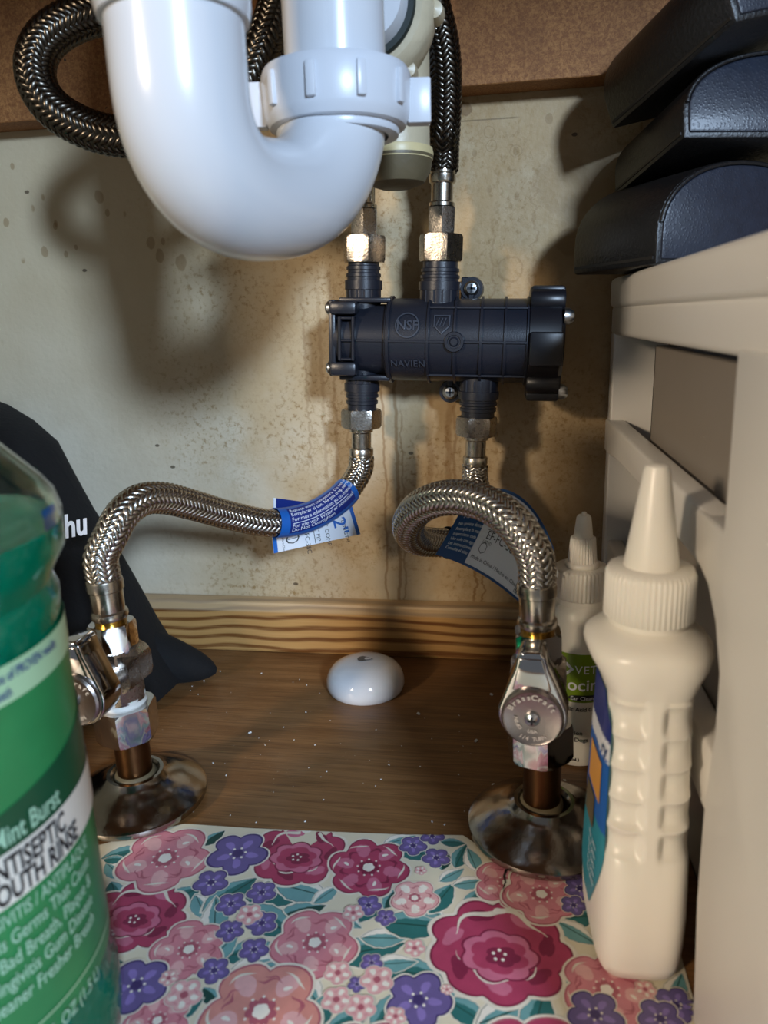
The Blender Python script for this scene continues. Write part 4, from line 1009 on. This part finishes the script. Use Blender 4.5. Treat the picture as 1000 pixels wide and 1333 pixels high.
# ------------------------------------------------------------------ drawer cart
UX = 0.0634
def cart():
    root = thing('drawer_cart', 'white plastic drawer cart carrying three black cases, along right side', 'storage cart', (0.15, -0.17, 0))
    x1 = UX+0.185
    yf = -0.352
    M_ = MT['unit']
    def yz(poly, xa, xb, bevel, name, mat=M_, par=root):
        # polygon in (Y,Z), pushed along X
        A = np.eye(4); A[:3, 0] = (0, 1, 0); A[:3, 1] = (0, 0, 1); A[:3, 2] = (1, 0, 0)
        return mk(name, *prism(poly, xa, xb, A, bevel, 3), mat, par)
    rect = lambda y0, y1, z0, z1: [(y0, z0), (y1, z0), (y1, z1), (y0, z1)]
    # top slab with a lip
    mk('cart_top', *box(UX-0.0015, x1+0.0015, yf, -0.006, 0.2185, 0.2345, 0.003, 4), M_, root)
    for side, xo in enumerate((UX, x1)):
        k = 1 if side == 0 else -1
        def span(d0, d1): return tuple(sorted((xo+k*d0, xo+k*d1)))
        yz(rect(yf+0.002, -0.005, 0.2035, 0.2200), *span(0, 0.0115), 0.0025, 'top_rail')
        yz([(-0.004, 0.0), (-0.004, 0.205), (-0.016, 0.205), (-0.016, 0.0)], *span(0.0004, 0.030), 0.001, 'rear_post')
        yz([(-0.006, 0.137), (-0.006, 0.1560), (-0.250, 0.1560), (-0.250, 0.1385), (-0.19, 0.1385), (-0.126, 0.1410), (-0.06, 0.1400), (-0.016, 0.1368)], *span(-0.001, 0.0090), 0.0015, 'middle_rail')
        yz([(-0.006, 0.062), (-0.006, 0.084), (-0.25, 0.084), (-0.25, 0.062)], *span(0.0022, 0.0112), 0.0015, 'lower_rail')
        leg = [(-0.2446, 0.206), (-0.2464, 0.1565), (-0.2090, 0.1555), (-0.2110, 0.1405), (-0.222, 0.1400), (-0.236, 0.1365), (-0.246, 0.1290), (-0.2535, 0.1170), (-0.2545, 0.100), (-0.2510, 0.070), (-0.2520, 0.040), (-0.2590, 0.0), (yf, 0.0), (yf, 0.206)]
        yz(leg, *span(-0.0014, 0.0100), 0.0014, 'front_leg')
    for z0, z1 in ((0.1475, 0.200), (0.074, 0.135), (0.008, 0.058)):
        d = Geo(); t = 0.003
        xa, xb, ya, yb = UX+0.0118, x1-0.0118, yf-0.004, -0.072
        d.add(*box(xa, xa+t, ya, yb, z0, z1, 0.0008, 1)); d.add(*box(xb-t, xb, ya, yb, z0, z1, 0.0008, 1)); d.add(*box(xa, xb, yb-t, yb, z0, z1, 0.0008, 1)); d.add(*box(xa, xb, ya, yb, z0, z0+t, 0.0008, 1))
        dr = d.mk('drawer', MT['drawer'], root)
        mk('drawer_front', *box(xa, xb, ya-0.004, ya+0.001, z0-0.001, z1+0.001, 0.0016, 2), MT['drawer'], dr)
        mk('drawer_pull', *box((xa+xb)/2-0.03, (xa+xb)/2+0.03, ya-0.012, ya-0.003, z1-0.014, z1-0.006, 0.002, 2), M_, dr)
cart()

# ------------------------------------------------------------------ three black cases on the cart
def case(Pb, Pf, width, height, L, label, roll=0.0):
    """Pb rear-left lower corner, Pf front-left lower corner (front faces the camera)"""
    Pb, Pf = np.array(Pb), np.array(Pf)
    a = Pf-Pb; a /= np.linalg.norm(a); b = np.cross(a, (0, 0, 1.0)); b = -b if b[0] < 0 else b; b /= np.linalg.norm(b)
    up = np.cross(b, a); up = up if up[2] > 0 else -up
    b2 = b*math.cos(roll)+up*math.sin(roll); up = up*math.cos(roll)-b*math.sin(roll); b = b2
    A = np.eye(4); A[:3, 0] = b; A[:3, 1] = up; A[:3, 2] = a; A[:3, 3] = Pf-a*L
    root = thing('hinged_case', label, 'case', tuple(Pf-a*L/2), 'black cases stacked on the cart')
    def D(k):
        p = [(k, k)]; w, h = width-k, height-k; s = height*0.30
        p.append((width-k, k)); p.append((width-k, s))
        for t in np.linspace(0.04, 0.96, 22)*math.pi:
            c_, s_ = math.cos(t), math.sin(t)
            p.append((width/2+(width/2-k)*math.copysign(abs(c_)**0.92, c_), s+(h-s)*s_**0.92))
        p.append((k, s)); return p
    mk('shell', *prism(D(0.0), 0.0, L-0.0012, A, 0.0016, 2), MT['caseside'], root)
    mk('end_panel', *prism(D(0.0022), L-0.006, L, A, 0.0010, 2), MT['leather'], root)
    # raised piping round the end
    pl = D(0.0012); Q = np.array([xf(A, [(x, y, L-0.0006)])[0] for x, y in pl[3:-1]])
    mk('piping', *tube(Q, 0.0009, 10), MT['caseside'], root)
    # hinge seam along the side
    mk('lid_seam', *box(-0.0004, width+0.0004, height*0.055, height*0.085, 0.002, L-0.003, 0, 1, A), MT['core'], root, smooth=False)
case(at(755, 357, Z=0.2352), at(856, 344, Z=0.2357), 0.092, 0.0435, 0.064, 'black leatherette case with rounded end, lowest of the three on the cart')
m1 = at(892, 178, Y=-0.100); m0 = at(800, 256, Y=-0.033)
case(m0, m1, 0.094, 0.0360, float(np.linalg.norm(m1-m0)), 'black leatherette case in the middle of the stack, tilted forward', 0.0)
t1 = at(962, 26, Y=-0.123); t0 = at(797, 169, Y=-0.050)
case(t0, t1, 0.074, 0.0380, float(np.linalg.norm(t1-t0)), 'black leatherette case on top of the stack, touching the particle board', math.radians(14))

# ------------------------------------------------------------------ black cloth bag
def bag():
    root = thing('cloth_bag', 'black cloth drawstring bag slumped against the back wall at left', 'bag', (-0.27, -0.09, 0))
    # sections: z, right X, left X, back Y, front Y at left/right
    rows = [(0.0008, -0.197, -0.395, -0.022, -0.122), (0.006, -0.192, -0.40, -0.020, -0.128), (0.018, -0.197, -0.40, -0.018, -0.133), (0.035, -0.206, -0.40, -0.018, -0.138), (0.064, -0.219, -0.395, -0.018, -0.135),
            (0.090, -0.236, -0.39, -0.016, -0.122), (0.106, -0.248, -0.385, -0.014, -0.112), (0.130, -0.262, -0.38, -0.012, -0.096), (0.147, -0.273, -0.375, -0.010, -0.082), (0.160, -0.292, -0.37, -0.008, -0.066), (0.170, -0.312, -0.365, -0.008, -0.050), (0.176, -0.330, -0.360, -0.010, -0.036)]
    n = 64; V = []; Fc = []
    for z, xr, xl, yb, yf in rows:
        cx, cy = (xr+xl)/2, (yb+yf)/2; hx, hy = (xr-xl)/2, (yb-yf)/2
        for i in range(n):
            a = 2*math.pi*i/n; ca, sa = math.cos(a), math.sin(a); e = 2.8
            rr = (abs(ca)**e+abs(sa)**e)**(-1/e)
            fold = 1+0.025*math.sin(5*a+z*40)*min(1, z/0.02)+0.014*math.sin(11*a-z*70)
            V.append((cx+hx*rr*ca*(1+0.006*math.sin(9*a+z*90)), cy+hy*rr*sa*(fold if sa < 0 else 1), z))
    for s in range(len(rows)-1):
        for i in range(n): j = (i+1) % n; Fc.append((s*n+i, s*n+j, (s+1)*n+j, (s+1)*n+i))
    Fc.append(list(range(n))[::-1]); Fc.append([(len(rows)-1)*n+i for i in range(n)])
    mk('bag_body', V, Fc, MT['bag'], root, sharp=0)
    # pointed corner lying on the wood
    P = [np.array(p) for p in ((-0.226, -0.066, 0.022), (-0.208, -0.061, 0.0165), (-0.190, -0.057, 0.0110), (-0.1735, -0.054, 0.0062))]
    Q = spline(P, 0.0015); k = len(Q); mk('bag_corner', *tube(Q, [ (0.021+(0.0075-0.021)*t)*max(0.05, 1-t**7)**0.5 for t in np.linspace(0, 1, k)], 16), MT['bag'], root)
    # white print on the front
    def S(x, y):
        o = at(84, 700, Y=-0.123); return o + np.array([x, -0.0, y])
    g = Geo(); g.add(*text_geo('hu', 0.0165, lambda x, y: S(x*0.80, y+x*0.16), 'LEFT', 0.0005, shear=0.15))
    g.mk('print', MT['bagtxt'], root, smooth=False)
bag()

# ------------------------------------------------------------------ floral shelf paper
def floral():
    FP = lambda px, py, e=0.0: np.array([*at(px, py, Z=0)[:2], e])
    root = thing('shelf_paper', 'sheet of floral shelf paper with pink roses and teal leaves', 'shelf paper', (-0.05, -0.26, 0))
    edge = [(60, 1118), (132, 1100), (185, 1086), (240, 1073), (330, 1079), (420, 1083), (520, 1087), (603, 1088), (618, 1098), (640, 1113), (690, 1112), (735, 1085), (762, 1030), (776, 1014), (822, 1004), (880, 990)]
    P = [FP(*p) for p in edge] + [np.array([0.064, -0.20, 0]), np.array([0.064, -0.46, 0]), np.array([-0.25, -0.46, 0]), np.array([-0.25, -0.225, 0])]
    V, Fc = prism([(p[0], p[1]) for p in P], 0.00005, 0.00030)
    mats = {}
    def pmx(k, c, v=0.22): mats[k] = pm('print_'+k, c, 0.42, vary=v, scale=160)
    paper = pm('cream_shelf_paper', 'd8cfb6', 0.38, vary=0.05, scale=30)
    mk('paper_sheet', V, Fc, paper, root, smooth=False)
    for k, c in (('outline', 'dbd4c4'), ('rose', 'a53d5c'), ('rose_dark', '7d2644'), ('rose_light', 'c06a84'), ('pink', 'c9808a'), ('pink_light', 'd9a6a5'), ('pink_dark', 'a85a68'), ('salmon', 'cc8a80'),
                 ('purple', '675a8e'), ('purple_dark', '403466'), ('purple_light', '8674b4'), ('teal', '2c6a68'), ('teal_light', '6a9b9c'), ('teal_dark', '17453f'), ('white', 'e6e0d4')): pmx(k, c)
    keys = list(mats); g = Geo(); lay = [0.00034]
    def up(): lay[0] += 0.0000002; return lay[0]
    def poly(pts, k):
        e = up(); c = np.mean(pts, axis=0); n = len(pts)
        g.add([(p[0], p[1], e) for p in pts] + [(c[0], c[1], e)], [(i, (i+1) % n, n) for i in range(n)], keys.index(k))
    rnd = random.Random(3)
    def blob(c, r, k, lobes=5, amp=0.12, ph=0.0, sq=1.0, n=60, rot=0.0):
        pts = []
        for i in range(n):
            a = 2*math.pi*i/n
            rr = r*(1-amp+amp*abs(math.cos(lobes*a/2+ph))**0.6*1.6+0.02*math.sin(7*a+ph*3))
            x, y = rr*math.cos(a), rr*math.sin(a)*sq
            pts.append((c[0]+x*math.cos(rot)-y*math.sin(rot), c[1]+x*math.sin(rot)+y*math.cos(rot)))
        poly(pts, k)
    def dots(c, r, n, k='white', s=0.0007):
        for i in range(n):
            a = 2*math.pi*i/n+0.3; blob((c[0]+r*math.cos(a), c[1]+r*math.sin(a)), s, k, 3, 0.02, n=8)
    def arc(c, r, a0, a1, w, k, wob=0.08):
        n = 22; V = []; e = up()
        for i in range(n+1):
            t = i/n; a = a0+(a1-a0)*t; rr = r*(1+wob*math.sin(a*6)); ww = w*math.sin(math.pi*min(max(t, 0.04), 0.96))
            for q in (-1, 1): V.append((c[0]+(rr+q*ww)*math.cos(a), c[1]+(rr+q*ww)*math.sin(a)*0.92, e))
        g.add(V, [(2*i, 2*i+2, 2*i+3, 2*i+1) for i in range(n)], keys.index(k))
    def five(c, r, k, kl, kd, ph=0.0, dot=True, petals=5):
        r *= 0.90; blob(c, r*1.06, 'outline', petals, 0.17, ph)
        blob(c, r, kd, petals, 0.19, ph); blob(c, r*0.96, k, petals, 0.19, ph)
        for i in range(petals):
            a = 2*math.pi*(i-ph/ (petals/2)/1.0*0)/petals - 2*ph/petals
            blob((c[0]+r*0.66*math.cos(a), c[1]+r*0.66*math.sin(a)), r*0.25, kl, 3, 0.12, i, 0.75, 24, a)
            arc((c[0]+r*0.5*math.cos(a+0.5), c[1]+r*0.5*math.sin(a+0.5)), r*0.25, a-0.6, a+1.2, r*0.02, kd)
        for i in range(petals):
            a = 2*math.pi*(i+0.5)/petals - 2*ph/petals
            arc((c[0]+r*0.28*math.cos(a), c[1]+r*0.28*math.sin(a)), r*0.40, a-0.5, a+0.5, r*0.035, kd, 0.15)
            arc((c[0]+r*0.10*math.cos(a+.4), c[1]+r*0.10*math.sin(a+.4)), r*0.82, a+0.25, a+0.95, r*0.030, 'outline', 0.05)
            if i % 2 == 0: blob((c[0]+r*0.62*math.cos(a+.55), c[1]+r*0.62*math.sin(a+.55)), r*0.085, 'white', 3, 0.2, i, 0.5, 14, a)
        if dot:
            blob(c, r*0.26, kd, 7, 0.2, ph); blob(c, r*0.15, 'white', 5, 0.1); dots(c, r*0.30, 9, 'white', r*0.03)
    def pansy(c, r, ph=0.0):
        blob(c, r*1.10, 'outline', 5, 0.22, ph); blob(c, r*1.03, 'purple_dark', 5, 0.24, ph); blob(c, r*0.95, 'purple', 5, 0.26, ph)
        for i in range(5):
            a = 2*math.pi*i/5-2*ph/5; blob((c[0]+r*0.55*math.cos(a), c[1]+r*0.55*math.sin(a)), r*0.24, 'purple_light', 3, 0.15, i, 0.6, 20, a)
        blob(c, r*0.2, 'purple_dark', 5, 0.2); dots(c, r*0.28, 6, 'white', r*0.055)
    def rose(c, r, ph=0.0, sq=0.9):
        blob(c, r*1.07, 'outline', 9, 0.10, ph, sq, 90); blob(c, r, 'rose_dark', 9, 0.11, ph, sq, 90); blob(c, r*0.965, 'rose', 9, 0.11, ph, sq, 90)
        for i in range(7):
            a = 2*math.pi*i/7+ph; blob((c[0]+r*0.72*math.cos(a), c[1]+r*0.72*math.sin(a)*sq), r*0.20, 'rose_light' if i % 2 else 'rose_dark', 3, 0.2, i, 0.55, 30, a+1.2)
        arc((c[0], c[1]+r*0.05), r*0.72, 0.35, 2.9, r*0.055, 'outline'); arc((c[0], c[1]-r*0.02), r*0.60, 3.3, 6.1, r*0.025, 'outline')
        cc = (c[0], c[1]-r*0.12); blob(cc, r*0.56, 'rose_dark', 7, 0.12, ph, 0.8); blob(cc, r*0.52, 'rose_light', 7, 0.12, ph, 0.8); blob(cc, r*0.40, 'rose', 6, 0.16, ph+1, 0.75); blob((cc[0]+r*0.05, cc[1]-r*.02), r*0.24, 'rose_dark', 5, 0.2, ph, 0.7)
        dots(cc, r*0.09, 5, 'white', r*0.028); blob((c[0], c[1]+r*0.80*sq), r*0.10, 'white', 3, 0.1, 0, 0.6, 16)
    def leaf(c, L_, ang, k='teal', wd=0.48):
        pts = []; n = 18
        for sgn in (1, -1):
            for i in range(n):
                t = i/n if sgn == 1 else 1-i/n
                w = wd*L_*math.sin(math.pi*t**0.85)*(1+0.07*((i % 3) == 0))
                x, y = (t-0.5)*L_, sgn*w*0.5*1.0
                pts.append((c[0]+x*math.cos(ang)-y*math.sin(ang), c[1]+x*math.sin(ang)+y*math.cos(ang)))
        big = [(c[0]+(p[0]-c[0])*1.13, c[1]+(p[1]-c[1])*1.13) for p in pts]
        poly(big, 'outline'); mid = [(c[0]+(p[0]-c[0])*1.03, c[1]+(p[1]-c[1])*1.03) for p in pts]; poly(mid, 'teal_dark'); poly(pts, k)
        half = pts[:n] + [((pts[i][0]*0.72+pts[2*n-1-i][0]*0.28), (pts[i][1]*0.72+pts[2*n-1-i][1]*0.28)) for i in range(n-1, -1, -1)]
        e = up(); g.add([(p[0], p[1], e) for p in half], [(i, i+1, 2*n-2-i, 2*n-1-i) for i in range(n-1)], keys.index('teal_light' if k != 'teal_light' else 'white'))
        # midrib
        e = up(); dx, dy = math.cos(ang), math.sin(ang); nx, ny = -dy*L_*0.012, dx*L_*0.012
        a, b = (c[0]-dx*L_*0.46, c[1]-dy*L_*0.46), (c[0]+dx*L_*0.45, c[1]+dy*L_*0.45)
        g.add([(a[0]-nx, a[1]-ny, e), (b[0]-nx, b[1]-ny, e), (b[0]+nx, b[1]+ny, e), (a[0]+nx, a[1]+ny, e)], [(0, 1, 2, 3)], keys.index('teal_dark'))
    def mmp(px, py): return float(np.linalg.norm(FP(px+1, py)-FP(px, py)))
    # leaves first (pixel centre, length px, angle on the floor)
    for px, py, l, a, k in ((165, 1112, 60, 0.4, 'teal'), (150, 1135, 46, -0.6, 'teal_light'), (278, 1092, 36, 1.0, 'teal_dark'), (150, 1120, 30, 0.1, 'teal'), (232, 1170, 70, 0.8, 'teal'), (262, 1182, 50, -0.9, 'teal_light'),
                            (360, 1165, 90, 0.1, 'teal'), (395, 1160, 80, -0.2, 'teal_light'), (300, 1165, 80, 0.9, 'teal'), (280, 1195, 70, 1.9, 'teal_light'), (390, 1190, 70, 0.5, 'teal_dark'), (425, 1165, 44, 0.9, 'teal_light'),
                            (350, 1200, 90, -0.5, 'teal'), (330, 1240, 80, 0.3, 'teal'), (290, 1235, 60, 1.2, 'teal_light'), (335, 1258, 70, 0.4, 'teal_light'), (210, 1240, 40, 1.4, 'teal'), (370, 1270, 70, -0.3, 'teal'), (398, 1285, 80, -0.8, 'teal_light'),
                            (480, 1238, 95, 0.35, 'teal'), (500, 1222, 60, 0.1, 'teal_light'), (470, 1190, 56, 0.2, 'teal'), (455, 1200, 40, -0.5, 'teal_light'), (540, 1205, 90, 0.0, 'teal'), (560, 1185, 50, -0.6, 'teal_light'), (575, 1170, 60, 1.1, 'teal'),
                            (540, 1268, 90, -0.1, 'teal'), (515, 1255, 55, 0.2, 'teal_light'), (510, 1315, 80, 1.0, 'teal'), (610, 1320, 70, -0.5, 'teal'), (665, 1318, 100, 0.5, 'teal_light'), (700, 1325, 90, 1.3, 'teal'), (738, 1270, 70, 1.8, 'teal_light'),
                            (735, 1255, 60, -0.4, 'teal'), (600, 1115, 46, 1.3, 'teal'), (615, 1120, 44, 1.9, 'teal_light'), (612, 1150, 46, 0.3, 'teal_light'), (618, 1172, 50, 1.1, 'teal'), (588, 1140, 40, 0.7, 'teal_light'), (578, 1120, 38, 1.5, 'teal_dark'),
                            (540, 1110, 60, -0.3, 'teal'), (520, 1095, 46, 0.5, 'teal_light'), (590, 1098, 32, 0.0, 'teal'), (510, 1170, 40, 1.2, 'teal_dark'), (745, 1195, 80, 0.2, 'teal'), (750, 1215, 60, -0.6, 'teal_light'), (725, 1188, 50, 0.9, 'teal_dark'),
                            (205, 1225, 46, -1.0, 'teal_light'), (140, 1255, 40, 0.2, 'teal'), (190, 1315, 50, 0.4, 'teal'), (275, 1300, 40, -0.7, 'teal_dark'), (245, 1315, 44, 0.9, 'teal'), (840, 1310, 70, 0.4, 'teal'), (880, 1290, 60, 1.1, 'teal_light'), (455, 1330, 60, 0.5, 'teal'), (580, 1300, 40, 0.9, 'teal_light'), (845, 1060, 60, 0.5, 'teal'),
                            (440, 1105, 40, -0.6, 'teal'), (150, 1165, 50, -0.9, 'teal'), (420, 1315, 60, 1.4, 'teal')):
        p = FP(px, py); leaf(p, l*mmp(px, py), a, k)
    for px, py, r, ph in ((178, 1192, 62, 0.3), (388, 1112, 60, 1.0), (650, 1236, 88, 0.2)):
        rose(FP(px, py), r*mmp(px, py), ph)
    five(FP(480, 1130), 54*mmp(480, 1130), 'rose', 'rose_light', 'rose_dark', 0.4, True, 6)
    for px, py, r, k, ph in ((215, 1118, 60, 'pink', 0.2), (246, 1237, 50, 'pink', 1.1), (410, 1228, 58, 'pink', 0.6), (660, 1150, 44, 'pink', 0.0), (705, 1165, 52, 'pink', 0.9), (340, 1318, 80, 'salmon', 0.5), (790, 1290, 60, 'pink', 0.3), (205, 1330, 44, 'pink', 0.8), (540, 1170, 32, 'pink_light', 0.4), (770, 1118, 34, 'salmon', 0.2), (800, 1040, 34, 'rose', 0.3), (700, 1400, 90, 'rose', 0.3), (480, 1400, 80, 'pink', 0.3), (200, 1420, 80, 'rose', 0.7), (330, 1450, 70, 'purple_light', .2), (600, 1440, 70, 'salmon', 0.6), (850, 1400, 70, 'pink', 0.1)):
        p = FP(px, py); five(p, r*mmp(px, py), k, 'pink_light' if k != 'pink_light' else 'white', 'pink_dark', ph)
    for px, py, r, ph in ((310, 1112, 34, 0.2), (178, 1284, 36, 0.6), (545, 1303, 38, 0.1), (775, 1322, 32, 0.8), (275, 1150, 20, 0.4), (301, 1178, 17, 0.2), (341, 1163, 17, 0.7), (300, 1213, 16, 0.3), (341, 1203, 18, 0.9), (331, 1238, 17, 0.1), (279, 1265, 18, 0.5), (538, 1102, 16, 0.4), (568, 1118, 16, 0.8),
                          (480, 1180, 15, 0.2), (502, 1196, 12, 0.6), (484, 1255, 13, 0.3), (465, 1283, 11, 0.5), (755, 1158, 18, 0.5), (747, 1180, 15, 0.1), (563, 1090, 14, 0.3), (880, 1310, 24, 0.2), (860, 1328, 26, 0.9)):
        p = FP(px, py); pansy(p, r*mmp(px, py), ph)
    for px, py, r, ph in ((325, 1192, 17, 0.2), (440, 1268, 18, 0.4), (491, 1277, 22, 0.9), (438, 1303, 20, 0.1), (470, 1313, 20, 0.6), (240, 1297, 24, 0.3), (540, 1236, 14, 0.2), (548, 1135, 8, 0.1), (582, 1290, 8, 0.3), (460, 1190, 14, .3), (840, 1290, 14, 0.5), (220, 1275, 12, 0.2), (515, 1325, 14, .7)):
        p = FP(px, py); five(p, r*mmp(px, py), 'pink_light', 'white', 'pink', ph, False); blob(p, r*mmp(px, py)*0.22, 'pink_dark', 4, 0.1)
    # keep the print on the sheet: drop faces whose centre lies off the paper
    poly2 = np.array([(p[0], p[1]) for p in P])
    def inside(q):
        c = False; n = len(poly2); j = n-1
        for i in range(n):
            (xi, yi), (xj, yj) = poly2[i], poly2[j]
            if (yi > q[1]) != (yj > q[1]) and q[0] < (xj-xi)*(q[1]-yi)/(yj-yi)+xi: c = not c
            j = i
        return c
    VV = g.V; keepF = []; keepM = []
    for f, m in zip(g.F, g.m):
        if all(inside(VV[i]) for i in f): keepF.append(f); keepM.append(m)
    used = sorted({i for f in keepF for i in f}); mp = {o: i for i, o in enumerate(used)}
    mk('floral_print', [VV[i] for i in used], [[mp[i] for i in f] for f in keepF], [mats[k] for k in keys], root, smooth=False, fm=keepM)
    # the tear by the flange
    pts = [FP(*p) for p in ((657, 1128), (659, 1134), (656, 1142), (658, 1150), (655, 1158), (657, 1166))]
    V = []; e = lay[0]+0.00003
    for i, p in enumerate(pts): w = 0.0006*(1-i/5.5); V += [(p[0]-w, p[1], e), (p[0]+w, p[1], e)]
    mk('tear', V, [(2*i, 2*i+1, 2*i+3, 2*i+2) for i in range(5)], MT['core'], root, smooth=False)
floral()

# scraps and crumbs on the bare wood
def crumbs():
    g = Geo(); rnd = random.Random(5)
    for _ in range(70):
        px, py = rnd.uniform(230, 620), rnd.uniform(860, 1075)
        p = at(px, py, Z=0); s = rnd.choice((0.00015, 0.0002, 0.0003, 0.0004)); A = frame((p[0], p[1], s*0.6), (rnd.uniform(-1, 1), rnd.uniform(-1, 1), 1.2))
        g.add(*box(-s*rnd.uniform(.6, 1.6), s, -s*0.7, s*0.6, -s*0.5, s*0.5, 0, 1, A))
    for px, py in ((722, 1020), (735, 1018), (762, 1038), (744, 1026), (770, 1048), (620, 965), (642, 1023), (705, 991), (325, 955), (545, 930), (640, 905)):
        p = at(px, py, Z=0); s = 0.0008; A = frame((p[0], p[1], s*0.55), (rnd.uniform(-1, 1), rnd.uniform(-1, 1), 1.5)); g.add(*box(-s*1.2, s, -s*0.7, s*0.8, -s*0.5, s*0.5, 0, 1, A))
    o = g.mk('debris_crumbs', MT['tape'], None, smooth=False); tag(o, 'pale crumbs and plaster specks scattered on the bare brown wood', 'crumbs', kind='stuff')
crumbs()
